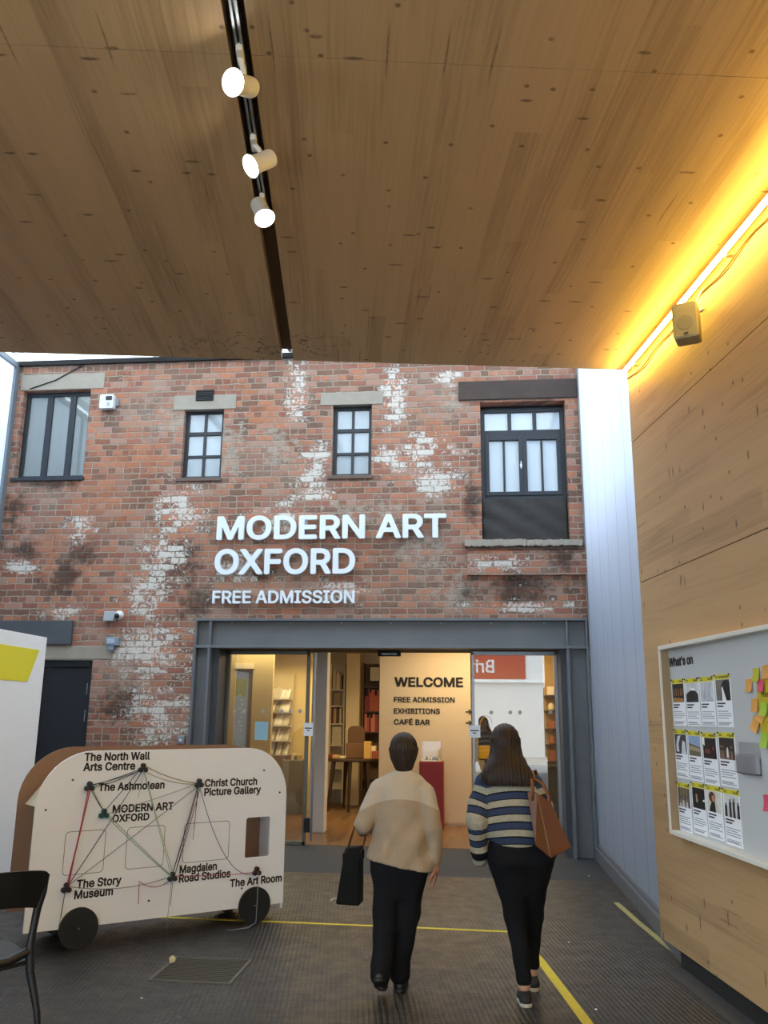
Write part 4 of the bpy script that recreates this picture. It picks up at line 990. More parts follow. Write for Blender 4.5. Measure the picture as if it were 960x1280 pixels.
MB().box((a, y, .05), (1.58, y+.35, z-.04)).build('body', BLACK, t, bevel=.006); MB().box((a-.02, y-.02, z-.04), (1.6, y+.37, z)).build('worktop', BLACKM, t, bevel=.006); MB().box((a+.03, y+.03, 0), (1.55, y+.3, .05)).build('plinth', BLACKM, t)
a1 = on_y(696, 922, y-.05); b1 = on_y(704, 958, y-.05)
o = MB().box((a1.x, y+.02, z), (b1.x, y+.06, a1.z)).build('screen', plain('blue_grey_screen', '4C5E68', .4), None, bevel=.006); tag(o, 'blue grey upright panel standing on the low black counter', 'panel')
# yellow and black bag on a stand
y = 14.4; c = on_y(607, 922, y); rx = on_y(616, 922, y).x-c.x; rz = on_y(607, 894, y).z-c.z
t = thing('display_bag', 'yellow and black bag on a stand behind the right glass panel', 'bag', (c.x, y, 0))
MB().prism(rounded(c.x-rx, c.z-rz, c.x+rx, c.z+rz, (.03, .03, .09, .09)), .16, frame((0, y, 0), (1, 0, 0), (0, 0, 1))).build('body', plain('bag_black', '1C1A16', .6), t, bevel=.012)
MB().prism(rounded(c.x-rx*.95, c.z-rz*.95, c.x+rx*.6, c.z-rz*.35, .02), .02, frame((0, y-.005, 0), (1, 0, 0), (0, 0, 1))).build('front_pocket', plain('bag_yellow', 'C8A21C', .6), t, bevel=.006)
MB().tube([(c.x+rx*.9*math.cos(q), y-.02, c.z+rz*.2+rz*.72*math.sin(q)) for q in [math.pi*i/10 for i in range(11)]], .014, 8).build('strap', plain('bag_strap', '8C7418', .6), t)
MB().box((c.x-.16, y-.04, 0), (c.x+.16, y+.2, .04)).box((c.x-.02, y+.02, .04), (c.x+.02, y+.06, c.z-rz)).build('stand', BLACKM, t)

# shop ceiling lamps and ducts
for (x, yy, lb) in ((-.35, 12.9, 'warm ceiling lamp over the welcome partition'), (-1.9, 14.6, 'warm ceiling lamp over the round table'), (-3.4, 14.2, 'warm ceiling lamp near the card rack'), (.8, 13.6, 'warm ceiling lamp behind the right glass panel')):
    t = thing('ceiling_lamp', lb, 'lamp', (x, yy, 2.95)); MB().box((x-.2, yy-.12, 2.95), (x+.2, yy+.12, 3.02)).build('housing', WPAINT, t, bevel=.006)
t = thing('duct', 'grey duct under the shop ceiling', 'duct', (-2.2, 14.9, 2.75))
MB().tube([(-4.3, 14.9, 2.8), (-1.2, 14.9, 2.8)], .12, 14).build('pipe', plain('duct_grey', '8A8472', .5, .3), t, smooth=True)
for x in (-3.9, -2.6, -1.4): MB().cyl((x, 14.9, 2.9), (x, 14.9, 3.02), .012).build('hanger', ALU, t)
# ------------------------------------------------------------------ caravan-shaped board
VA = Vector((-2.89, 6.49, 0)); VD = Vector((.7578, .6525, 0)).normalized(); VN = Vector((VD.y, -VD.x, 0))
UPZ = Vector((0, 0, 1))
def on_van(x, y, off=0.): return hit(x, y, VA+VN*off, VN)
def vuz(x, y, off=0.): p = on_van(x, y, off); return (p-VA).dot(VD), p.z
def vp(u, z, off=0.): return VA+VD*u+VN*off+UPZ*z
VANW = plain('van_white_board', 'F1F3F4', .6, 0, .03, 3); VANB = plain('brown_hardboard', '8D6B50', .75, 0, .08, 4); VANC = plain('cream_card', 'D9CDB0', .75)
van = thing('caravan_board', 'white caravan-shaped display board on black wheels strung with coloured yarn', 'display board', tuple(VA+VD*.65-VN*.22))
def outline(x0, x1, zt, zl, zr, rl, rr):
    n = 10; o = [(x0, zl), (x1, zr)]
    o += [(x1-rr+rr*math.cos(a), zt-rr*1.08+rr*1.08*math.sin(a)) for a in [math.pi/2*i/n for i in range(n+1)]]
    o += [(x0+rl+rl*math.cos(a), zt-rl+rl*math.sin(a)) for a in [math.pi/2+math.pi/2*i/n for i in range(n+1)]]
    return o
wn = rounded(1.314, .508, 1.537, .825, .02)
me = plate([outline(-.388, 1.685, 1.388, .147, .125, .40, .37), wn], .018, frame(vp(0, 0, -.009), VD, UPZ)); link_mesh('front_board', me, VANW, van)
me = plate([outline(-.41, 1.70, 1.40, .21, .10, .40, .37)], .018, frame(vp(0, 0, -.46), VD, UPZ)); link_mesh('rear_board', me, VANB, van)
M = frame(vp(0, 0, 0), VD, UPZ)
MB().box((1.672, .085, -.45), (1.69, .96, -.018), M).build('end_board', VANW, van)
MB().box((1.28, .30, -.44), (1.296, 1.28, -.02), M).build('inner_divider', VANB, van)
MB().hexa([tuple(M @ Vector(q)) for q in ((-.36, .98, -.44), (-.33, .98, -.02), (-.32, .985, -.02), (-.35, .985, -.44), (-.13, 1.27, -.44), (-.10, 1.29, -.02), (-.09, 1.285, -.02), (-.12, 1.265, -.44))]).build('end_flap', VANC, van)
MB().box((-.3, .155, -.44), (1.6, .175, -.02), M).build('base_board', VANB, van)
for cx, cz, r in ((-.008, .141, .141), (1.41, .141, .141)):
    w = MB().cyl(vp(cx, r+.001, .012), vp(cx, r+.001, .034), r, n=40).build('wheel', plain('wheel_black_%d' % int(cx*10), '17191A', .55, 0, .1), van, smooth=True)
    MB().cyl(vp(cx, r, .033), vp(cx, r, .037), .006, n=8).build('screw', ALU, w)
    MB().cyl(vp(cx, r+.001, -.46), vp(cx, r+.001, .012), .012).build('axle', VANB, van)
    MB().cyl(vp(cx, r+.001, -.50), vp(cx, r+.001, -.475), r, n=40).build('wheel', BLACKM, van, smooth=True)
def c1(x, y): return (x/2.4, 900+y/2.4)
LINE = plain('router_line', '77746C', .8)
for q in (((197, 335), (320, 328), (308, 455), (185, 470)), ((383, 322), (495, 315), (490, 438), (373, 450)), ((552, 310), (690, 302), (685, 415), (547, 432))):
    P = [vuz(*c1(*k)) for k in q]; u0 = (P[0][0]+P[3][0])/2; u1 = (P[1][0]+P[2][0])/2; z1 = (P[0][1]+P[1][1])/2; z0 = (P[2][1]+P[3][1])/2
    me = plate([rounded(u0, z0, u1, z1, .03), rounded(u0+.004, z0+.004, u1-.004, z1-.004, .027)], .001, frame(vp(0, 0, .0008), VD, UPZ)); link_mesh('window_outline', me, LINE, van)
TXT = plain('lettering_black', '121214', .5)
for w, a, b, cap in (('The North Wall', (252, 125), (449, 118), .062), ('Arts Centre', (249, 153), (405, 150), .062), ('The Ashmolean', (294, 213), (493, 207), .060), ('MODERN ART', (337, 279), (520, 270), .060), ('OXFORD', (336, 306), (447, 302), .056), ('Christ Church', (614, 200), (771, 196), .062), ('Picture Gallery', (612, 227), (782, 221), .062), ('The Story', (229, 503), (363, 496), .062), ('Museum', (222, 535), (338, 529), .062), ('Magdalen', (538, 459), (650, 452), .062), ('Road Studios', (536, 488), (691, 472), .062), ('The Art Room', (689, 500), (845, 487), .062)):
    p = vuz(*c1(*a)); q = vuz(*c1(*b)); z = (p[1]+q[1])/2
    lettering(w, vp(p[0], z, .0006), vp(q[0], z, .0006), UPZ, cap, TXT, van, .001, .055)
PEG = plain('peg_dark', '1F2226', .5); pegs = {}
for k, (x, y), col in (('NW', (179, 960), '2A2A28'), ('AS', (112, 983), '1C3A40'), ('MO', (130, 1017), '1F4A48'), ('CC', (249, 979), '26303A'), ('MG', (215.5, 1096), '22262E'), ('ST', (83, 1110), '241A22'), ('AR', (321, 1089), '2E1A20')):
    u, z = vuz(x, y, .03); pegs[k] = (u, z)
    pg = MB().cyl(vp(u, z, 0), vp(u, z, .05), .008).build('peg', PEG, van)
    mt = plain('bobbin_'+k, col, .7)
    for dx, dz in ((-.018, -.014), (.018, -.014), (0, .018)):
        MB().lathe([(.012, .014), (.019, .016), (.019, .022), (.014, .026), (.014, .034), (.019, .038), (.019, .044), (.012, .046)], 12, frame(vp(u+dx, z+dz, 0), VD, UPZ)).build('bobbin', mt, pg, smooth=True)
for x, y in ((218, 180), (137, 270), (446, 542), (792, 151), (839, 217), (725, 505)):
    u, z = vuz(*c1(x, y)); MB().cyl(vp(u, z, 0), vp(u, z, .004), .008, n=8).build('screw_head', PEG, van)
random.seed(2)
def yarn(a, b, col, n=1, sag=.0, r=.0028):
    A = pegs[a] if isinstance(a, str) else a; B = pegs[b] if isinstance(b, str) else b
    mt = bpy.data.materials.get('yarn_'+col) or plain('yarn_'+col, col, .9)
    for i in range(n):
        j = lambda: random.uniform(-.014, .014)
        p = vp(A[0]+j(), A[1]+j(), .038+.004*i); q = vp(B[0]+j(), B[1]+j(), .038+.004*i)
        MB().tube(arc3(p, q, sag+random.uniform(0, .012), 12), r, 5).build('yarn', mt, van)
yarn('AS', 'NW', '1E4A50', 2); yarn('AS', 'NW', '23252C', 1, .01); yarn('NW', 'CC', '7A5F42', 1, .02); yarn('NW', 'CC', 'A69455', 1, .03)
yarn('AS', 'ST', 'A83A48', 3); yarn('AS', 'ST', 'C07A80', 1); yarn('AS', 'MO', '2F6B4E', 1); yarn('AS', 'MO', '4A2A30', 1)
yarn('NW', 'ST', '4A4F78', 1); yarn('NW', 'ST', '6E5A66', 1); yarn('NW', 'MO', '2A3560', 1); yarn('MO', 'MG', '7FA08A', 2); yarn('NW', 'MG', 'A5B59A', 2)
yarn('CC', 'MG', '5A2A34', 2); yarn('CC', 'MG', '3E6E50', 1, .03); yarn('CC', 'MG', '6A4A7A', 1, .02); yarn('CC', 'ST', '77756E', 1); yarn('CC', 'AR', '5E5A86', 1, .22); yarn('MG', 'AR', 'B05A66', 1, .01)
yarn('MG', 'ST', '8A8880', 1, .04); yarn('CC', 'MO', 'A0A89A', 1)
u1_, z1_ = vuz(*c1(416, 487), .03); u2_, z2_ = vuz(*c1(414, 548), .03)
yarn('MG', (u1_, z1_), 'A83A48', 1, .05); yarn((u1_, z1_), (u2_, z2_), 'A83A48', 1)
for k, L, col in (('ST', .18, '3A3038'), ('ST', .26, '8A8880'), ('MG', .22, '4A4A52'), ('MG', .40, '9A9A94'), ('NW', .22, 'A5B59A'), ('CC', .34, '3E5A4A'), ('CC', .42, '5A2A34')):
    u, z = pegs[k]; yarn((u, z), (u-.02, z-L), col, 1, 0., .002)
u, z = pegs['AR']; pts = [vp(u, z, .06), vp(u-.005, z-.2, .07), vp(u-.01, .02, .07)]+[Vector((*(on_z(x, y, .006).xy), .006)) for x, y in ((309, 1160), (300, 1161), (290, 1163), (284, 1162))]
MB().tube(pts, .003, 5).build('yarn', plain('yarn_grey_long', '8F929A', .9), van)

# ------------------------------------------------------------------ tall white board with yellow band, left edge
pa = on_y(59, 797, 8.3); pb = on_z(0, 786, pa.z); BDIR = (Vector((pb.x, pb.y, 0))-Vector((pa.x, pa.y, 0))).normalized(); BN = Vector((-BDIR.y, BDIR.x, 0))
if BN.x < 0: BN = -BN
P0 = Vector((pa.x, pa.y, 0)); BH = pa.z; BLEN = 1.25
def on_bd(x, y): p = hit(x, y, P0, BN); return (p-P0).dot(BDIR), p.z
t = thing('display_board', 'tall white board with a yellow band behind the caravan-shaped board', 'display board', tuple(P0+BDIR*.6))
M = frame(P0, BDIR, UPZ); sg = 1 if (M.to_3x3() @ Vector((0, 0, 1))).dot(BN) > 0 else -1
MB().box((0, .04, min(0, -sg*.05)), (BLEN, BH, max(0, -sg*.05)), M).build('board', WHITE, t, bevel=.003)
q = [on_bd(*k) for k in ((0, 805.5), (49, 812), (34, 851.5), (0, 850))]
MB().prism([(q[0][0]+.25, (q[0][1]+q[1][1])/2), (q[1][0], (q[0][1]+q[1][1])/2), (q[2][0], (q[2][1]+q[3][1])/2), (q[3][0]+.25, (q[2][1]+q[3][1])/2)], .002, frame(P0+BN*(.002 if sg > 0 else .0025), BDIR, UPZ)).build('yellow_band', plain('yellow_print', 'E8DE3C', .5, 0, .02), t)
for s in (.15, 1.05):
    MB().box((s-.03, 0, -.18), (s+.03, .04, .14), M).build('foot', ALU, t, bevel=.004)

# ------------------------------------------------------------------ black chair, front left
CB = plain('chair_black', '141517', .42, 0, .08); cy0 = 4.60
def cpx(x, y, Y=cy0): return on_y(x, y, Y)
ch = thing('chair', 'black moulded chair with curved backrest at the lower left', 'chair', (-2.5, cy0+.2, 0))
tr = cpx(60, 1089); tb = cpx(43, 1135); cxm = tr.x-.27
# curved back panel: half ellipse in plan, spanning both posts
vs = []; nU, nZ = 24, 8
for s in (0, 1):
    for j in range(nZ+1):
        for i in range(nU+1):
            f = i/nU*2-1; fz = j/nZ; hw = .235+.035*fz
            top = tr.z+.03*(1-f*f)+.0; bot = tb.z+.035*(1-abs(f)**2)
            z = bot+(top-bot)*fz
            if abs(f) > .9: z -= (abs(f)-.9)*.22*max(0, fz-.6)*2
            yb = cy0-.085*(1-f*f)-.03*(fz)+ (0 if s == 0 else .018)
            vs.append((cxm+hw*f, yb, z))
n1 = (nZ+1)*(nU+1); fs = []
for j in range(nZ):
    for i in range(nU):
        a = j*(nU+1)+i; fs.append((a, a+1, a+nU+2, a+nU+1)); fs.append((n1+a, n1+a+nU+1, n1+a+nU+2, n1+a+1))
for j in range(nZ):
    a = j*(nU+1); fs.append((a, a+nU+1, n1+a+nU+1, n1+a)); a += nU; fs.append((a, n1+a, n1+a+nU+1, a+nU+1))
for i in range(nU):
    fs.append((i, n1+i, n1+i+1, i+1)); a = nZ*(nU+1)+i; fs.append((a, a+1, n1+a+1, n1+a))
MB().add(vs, fs).build('backrest', CB, ch, smooth=True)
sz = cpx(40, 1188).z
for sx in (1, -1):
    X = lambda d: cxm+sx*d
    MB().tube([(X(.262), cy0-.01, tr.z-.03), (X(.255), cy0+.0, tr.z-.10), (X(.235), cy0+.01, tb.z), (X(.225), cy0+.015, (tb.z+sz)/2), (X(.215), cy0+.01, sz)], [.012, .018, .021, .019, .022], 12).build('back_post', CB, ch, smooth=True)
    MB().tube([(X(.215), cy0+.01, sz+.01), (X(.225), cy0-.0, sz-.1), (X(.262), cy0-.045, .2), (X(.285), cy0-.07, 0)], [.024, .022, .017, .014], 12).build('leg', CB, ch, smooth=True)
    MB().tube([(X(.20), cy0+.46, sz-.02), (X(.215), cy0+.48, .2), (X(.23), cy0+.50, 0)], [.022, .018, .014], 12).build('leg', CB, ch, smooth=True)
vs = []; 
for s in (0, 1):
    for j in range(9):
        for i in range(9):
            u = i/8*2-1; v = j/8
            vs.append((cxm+u*(.215+.02*math.sin(math.pi*v)), cy0+.0+.5*v, sz-.045+.012*u*u+.012*v-(.022 if s else 0)+.02*(0 if j else -.3)))
fs = []
for j in range(8):
    for i in range(8):
        a = j*9+i; fs.append((a, a+1, a+10, a+9)); fs.append((81+a, 81+a+9, 81+a+10, 81+a+1))
for i in range(8):
    fs += [(i, 81+i, 82+i, i+1), (72+i, 73+i, 154+i, 153+i), (i*9, i*9+9, 90+i*9, 81+i*9), (i*9+8, 89+i*9, 98+i*9, i*9+17)]
MB().add(vs, fs).build('seat', CB, ch, smooth=True)
MB().tube([(cxm-.215, cy0+.01, sz-.02), (cxm-.1, cy0-.015, sz-.035), (cxm+.1, cy0-.015, sz-.03), (cxm+.215, cy0+.01, sz)], [.022, .024, .024, .022], 12).build('seat_rail', CB, ch, smooth=True)

ch.location = (cxm+.235, cy0, 0)
for c_ in ch.children: c_.data.transform(Matrix.Translation((-(cxm+.235)-2.5*0, -cy0, 0)) @ Matrix.Translation((-2.5, cy0+.2, 0)))
ch.rotation_euler = (0, 0, math.radians(46))
# ------------------------------------------------------------------ floor grate, floor lines, litter
g0 = on_z(190, 1228); g1 = on_z(296, 1228.5); g2 = on_z(309, 1200); g3 = on_z(213, 1198.5)
cx = (g0.x+g1.x+g2.x+g3.x)/4; cy = (g0.y+g1.y+g2.y+g3.y)/4
t = thing('drain_grate', 'square metal drain grate set in the rubber floor', 'grate', (cx, cy, 0))
GR = plain('grate_metal', '4A463E', .5, .4, .25, 10)
hx, hy = .275, .27
mb = MB()
for lo, hi in (((-hx, -hy), (-hx+.02, hy)), ((hx-.02, -hy), (hx, hy)), ((-hx+.02, -hy), (hx-.02, -hy+.012)), ((-hx+.02, hy-.012), (hx-.02, hy))): mb.box((cx+lo[0], cy+lo[1], 0), (cx+hi[0], cy+hi[1], .008))
mb.build('frame', plain('grate_rim', '6A665E', .45, .4), t)
for i in range(17):
    yy = cy-hy+.02+(2*hy-.04)*(i+.5)/17; MB().box((cx-hx+.02, yy-.008, 0), (cx+hx-.02, yy+.008, .006)).build('bar', GR, t)
MB().box((cx-hx+.02, cy-hy+.012, .0), (cx+hx-.02, cy+hy-.012, .0015)).build('pit_shade', BLACKM, t)  # thin black sheet painted in for the shade under the bars
c = on_z(215, 1204.5); random.seed(9)
mb = MB().ball((c.x, c.y, .028), .022, 10); mb.v = [(x+random.uniform(-.006, .006), y+random.uniform(-.006, .006), z+random.uniform(-.006, .006)) for x, y, z in mb.v]
tag(mb.build('paper_scrap', plain('cream_paper', 'D8CFA8', .8)), 'crumpled cream paper scrap lying on the drain grate', 'litter')
p = [on_z(*k) for k in ((413, 1127), (416, 1124.5), (421, 1124), (424, 1123))]
tag(MB().tube([(k.x, k.y, .005) for k in p], .005, 6).build('paper_strip', plain('white_scrap', 'D8D8D4', .8)), 'thin white paper strip on the floor below the black tote', 'litter')
for i, (x, y, lb) in enumerate(((177, 1248, 'tiny white scrap on the floor beyond the lower left of the grate'), (745, 1262, 'tiny white scrap near the yellow line at lower right'), (711, 1178, 'tiny white scrap on the mat right of the striped sweater'), (736, 1095, 'tiny white scrap on the smooth floor before the right column'))):
    c = on_z(x, y); tag(MB().box((c.x-.006, c.y-.008, .0), (c.x+.006, c.y+.008, .004)).build('paper_scrap', PAPER), lb, 'litter')
def stripe_line(nm, pts, w, mat, label):
    mb = MB(); P = [Vector((p.x, p.y, 0)) for p in pts]; vs = []; fs = []
    for i, p in enumerate(P):
        d = (P[min(i+1, len(P)-1)]-P[max(i-1, 0)]).normalized(); n = Vector((-d.y, d.x, 0))*w/2; vs += [tuple(p+n+UPZ*.003), tuple(p-n+UPZ*.003), tuple(p-n-UPZ*.002), tuple(p+n-UPZ*.002)]
    for i in range(len(P)-1): fs += [(i*4+a, i*4+(a+1) % 4, i*4+4+(a+1) % 4, i*4+4+a) for a in range(4)]
    fs += [(0, 1, 2, 3), tuple(4*(len(P)-1)+q for q in (3, 2, 1, 0))]
    o = mb.add(vs, fs).build(nm, mat); tag(o, label, 'floor marking', None, 'structure')
pA = on_z(643, 1165.5); pB = on_z(742, 1290)
stripe_line('floor_marking', [on_z(150, 1144.5), on_z(380, 1154), on_z(640, 1165)], .042, YEL, 'yellow painted line across the floor behind the visitors')
stripe_line('floor_marking_side', [pA, on_z(675, 1200), on_z(735, 1280), on_z(800, 1366)], .062, YEL, 'yellow painted line on the floor at lower right')
stripe_line('floor_marking_edge', [on_z(770, 1128.5), on_z(800, 1155), on_z(828, 1178), on_z(848, 1193)], .05, YELW, 'worn yellow line along the foot of the translucent panels')
# ------------------------------------------------------------------ lamp track with three spot lamps
def cz(x, y, z=CEIL): return on_z(x, y, z)
tn = NS
def wpt(s, z, n=tn): return wl(s, z, n)
s_end = -((hit(337, 283, WCOR+Vector((0, 0, CEIL)), UPZ)-WCOR).dot(AX))
t = thing('light_track', 'pale lamp track recessed in the dark ceiling groove', 'track', tuple(wpt(s_end+2, CEIL-.01)))
M_ = MB(); wb = lambda s0, s1, n0, n1, z0, z1: M_.hexa([wl(s0, z0, n0), wl(s1, z0, n0), wl(s1, z0, n1), wl(s0, z0, n1), wl(s0, z1, n0), wl(s1, z1, n0), wl(s1, z1, n1), wl(s0, z1, n1)])
wb(s_end, 9.5, tn-.017, tn-.006, CEIL+.0, CEIL+.04); wb(s_end, 9.5, tn+.006, tn+.017, CEIL+.0, CEIL+.04); wb(s_end, 9.5, tn-.017, tn+.017, CEIL+.04, CEIL+.105)
M_.build('rail', ALU, t)
LB = plain('lamp_body_white', 'DAD8D2', .4, 0, .03)
def spot(lens_px, tail_px, mount_px, label, depth_z, aim, power):
    """white can: lens centre and tail given on horizontal planes below the ceiling"""
    L = on_z(*lens_px, depth_z); Mt = on_z(*mount_px, CEIL); s = -((Mt-WCOR).dot(AX)); Mt = wl(s, CEIL, tn)
    d = Vector(aim).normalized(); T = L-d*.15
    t = thing('spot_lamp', label, 'spot lamp', tuple(Mt))
    MB().hexa([wl(s+a*.05, CEIL-.03+b*.04, tn+c*.014) for b in (0, 1) for a, c in ((-1, -1), (1, -1), (1, 1), (-1, 1))]).build('adapter', LB, t, bevel=.003)
    K = T+d*.05
    MB().tube([Mt-UPZ*.02, Mt.lerp(K, .45)+UPZ*.0, K], [.014, .013, .012], 10).build('stem', LB, t, smooth=True)
    X = d.cross(UPZ).normalized(); F = frame(T, X, X.cross(d)*-1)
    if (F.to_3x3() @ Vector((0, 0, 1))).dot(d) < 0: F = frame(T, X, X.cross(d))
    MB().lathe([(.030, 0), (.043, .006), (.046, .02), (.046, .115), (.052, .128), (.060, .148), (.058, .150), (.050, .136), (.030, .130)], 28, F).build('lamp_head', LB, t, smooth=True)
    MB().lathe([(.049, .136), (.049, .1385)], 24, F).build('lens', LAMPM, t)
    l = bpy.data.lights.new('spot_lamp_light', 'SPOT'); l.energy = power; l.color = (1.0, .93, .82); l.spot_size = math.radians(75); l.spot_blend = .5; l.shadow_soft_size = .05
    lo = bpy.data.objects.new('spot_lamp_light', l); COL.objects.link(lo); lo.location = L+d*.03; lo.rotation_euler = d.to_track_quat('-Z', 'Y').to_euler()
spot((291, 103), None, (303, 66), 'spot lamp nearest the viewer, its lens glaring towards the viewer', CEIL-.16, (-.35, -.80, -.45), 60)
spot((313, 208), None, (322, 176), 'middle white spot lamp of the three on the ceiling track', CEIL-.17, (-.60, -.45, -.62), 60)
spot((331, 273), None, (328, 248), 'spot lamp furthest from the viewer at the end of the track', CEIL-.17, (.38, -.30, -.87), 60)

# ------------------------------------------------------------------ light strip and loudspeaker on the timber wall
led = thing('light_strip', 'glowing yellow light strip along the top of the timber wall', 'light strip', tuple(wl(3, CEIL-.05, .05)))
wbox(.02, FL-.1, .070, .092, CEIL-.095, CEIL-.070).build('light_emitter', LEDM, led)
wbox(.02, FL-.1, .052, .086, CEIL-.070, CEIL-.062).build('carrier', ALU, led)
mb = MB()
for i in range(12): s = .3+.85*i; wbox(s-.015, s+.015, 0, .052, CEIL-.09, CEIL-.08, mb)
mb.build('bracket', ALU, led)
t = thing('cable', 'thin dark cable sagging along the timber wall under the light strip', 'cable', tuple(wl(1, CEIL-.1, .02)))
pts = []
for i in range(40):
    s = .03+i*.1; pts.append(wl(s, CEIL-.09-.03*math.sin(s*4.2)**2-.02*(s < 1.2)*math.sin(s*2.6), .012))
MB().tube(pts, .006, 6).build('wire', plain('cable_brown', '4A3518', .6), t)
# loudspeaker: box hung on a bracket
s0_, z0_ = on_wall(864, 405, .10)
sp = thing('loudspeaker', 'small beige loudspeaker bracketed to the timber wall under the light strip', 'loudspeaker', tuple(wl(s0_, z0_-.12, .1)))
ctr = wl(s0_, z0_, .13); fd = Vector((-.38, -.90, -.22)).normalized(); sx_ = fd.cross(UPZ).normalized()*-1; F = frame(ctr, sx_, UPZ)
if (F.to_3x3() @ Vector((0, 0, 1))).dot(fd) < 0: F = frame(ctr, -sx_, UPZ)
SPK = plain('speaker_beige', '9A9274', .6, 0, .05)
MB().prism(rounded(-.080, -.125, .080, .125, .022), .14, F @ Matrix.Translation((0, 0, .07))).build('cabinet', SPK, sp, bevel=.008)
MB().prism(rounded(-.072, -.117, .072, .117, .018), .006, F @ Matrix.Translation((0, 0, .077))).build('grille', plain('speaker_grille', '8A8468', .8, 0, .05, 60, .3), sp, bevel=.002)
MB().lathe([(.005, 0), (.05, .0), (.054, .002), (.05, .003)], 24, F @ Matrix.Translation((0, -.02, .077))).build('driver_ring', plain('driver_ring', '7C7660', .7), sp)
MB().box((-.012, -.108, .077), (.016, -.092, .081), F).build('badge', plain('badge_dark', '3A3628', .5), sp)
MB().tube([F @ Vector((0, .06, -.07)), F @ Vector((0, .08, -.11)), wl(s0_-.02, z0_+.12, .0)], .012, 8).build('bracket', ALU, sp, smooth=True)
MB().tube([F @ Vector((.02, .10, -.06)), wl(s0_+.02, z0_+.22, .03), wl(s0_+.03, CEIL-.08, .01)], .004, 6).build('lead', WHITE, sp)

# ------------------------------------------------------------------ notice board on the timber wall
D_ = .075
bs0, bz1 = on_wall(822, 808, D_); _, bz0 = on_wall(836, 1041.6, D_); bs1 = bs0+2.35
NBF = plain('board_frame_white', 'DEDACF', .55, 0, .04); NBI = plain('board_grey_felt', 'BFC1C0', .8, 0, .03, 3)
nb = thing('notice_board', 'white framed grey notice board headed What\'s on, hung on the timber wall', 'notice board', tuple(wl((bs0+bs1)/2, bz0, .04)))
fw = .028
wbox(bs0, bs1, 0, D_, bz0, bz0+fw).build('frame_rail', NBF, nb, bevel=.003); wbox(bs0, bs1, 0, D_, bz1-fw, bz1).build('frame_rail', NBF, nb, bevel=.003)
wbox(bs0, bs0+fw*.7, 0, D_, bz0+fw, bz1-fw).build('frame_stile', NBF, nb, bevel=.003); wbox(bs1-fw, bs1, 0, D_, bz0+fw, bz1-fw).build('frame_stile', NBF, nb, bevel=.003)
wbox(bs0+fw*.7, bs0+fw*.7+.004, .008, D_-.012, bz0+fw, bz1-fw).build('frame_lining', plain('tan_lining', 'A58B6A', .7), nb)
wbox(bs0+fw*.7, bs1-fw, 0, .008, bz0+fw, bz1-fw).build('pinboard', NBI, nb)
WS = -AX                                      # along the board towards the viewer (to the right in the picture)
def bp(s, z, n=.0095): return wl(s, z, n)
def bpx(x, y): return on_wall(x, y, .01)
p = bpx(836.8, 834); q = bpx(866.2, 829.5); cp = bpx(840, 822)[1]-p[1]
lettering("What's on", bp(p[0], p[1]), bp(q[0], p[1]), UPZ, (bpx(837, 822.5)[1]-p[1]), TXT, nb, .001, .07)
def c5(x, y): return (800+x/3.657, 770+y/3.657)
PYEL = plain('poster_yellow', 'D8CC1E', .6, 0, .02); PW = plain('poster_white', 'F4F5F8', .6, 0, .02); PT = plain('poster_text', '33353A', .7); PTL = plain('poster_text_grey', '9A9DA4', .7); PIN = plain('pin_black', '1A1A1C', .4)
ROWS = ((((143, 288), (203, 290), (212, 506), (155, 497)), ((207, 286), (268, 283), (278, 506), (216, 503)), ((272, 281), (336, 274), (349, 507), (282, 505)), ((341, 270), (411, 262), (430, 512), (355, 505))),
        (((158, 517), (216, 521), (222, 748), (165, 735)), ((219, 522), (280, 530), (287, 764), (228, 745)), ((285, 527), (353, 541), (361, 786), (292, 758)), ((359, 527), (436, 538), (448, 790), (367, 771)),),
        (((170, 757), (227, 770), (243, 997), (181, 976)), ((235, 757), (298, 770), (310, 1014), (247, 986)), ((302, 765), (373, 790), (387, 1036), (314, 1003)), ((378, 786), (455, 800), (472, 1066), (394, 1040))))
HEAD = (('TALK', 'TOUR', 'TOUR', 'WORKSHOP'), ('TALK', 'FILM', 'MUSIC', 'FILM'), ('TOUR', 'FILM', 'TALK', 'TOUR'))
PICD = ((('1E1A14', 'A8763A', 'gallery interior with amber lights'), ('C9CBCE', '1C1E22', 'dark hill under a small white building'), ('C6C9CE', '8A8E94', 'pale line drawing'), ('77756E', '16181A', 'dark arch with a pale figure')),
        (('3A3A3E', 'D8DADC', 'white curling shape on black'), ('6E6450', '8FA8C8', 'long building under blue sky'), ('1A1614', '7A3A26', 'dark stage with red glow'), ('2A2620', '8A6E5A', 'crowded dim room')),
        (('5A5048', 'C8C4BE', 'group of people talking'), ('121214', 'B08A70', 'lone figure in darkness'), ('D8D4C4', '5A2E22', 'red haired person in profile'), ('D4D4D0', '1A1A1E', 'row of black silhouettes')))
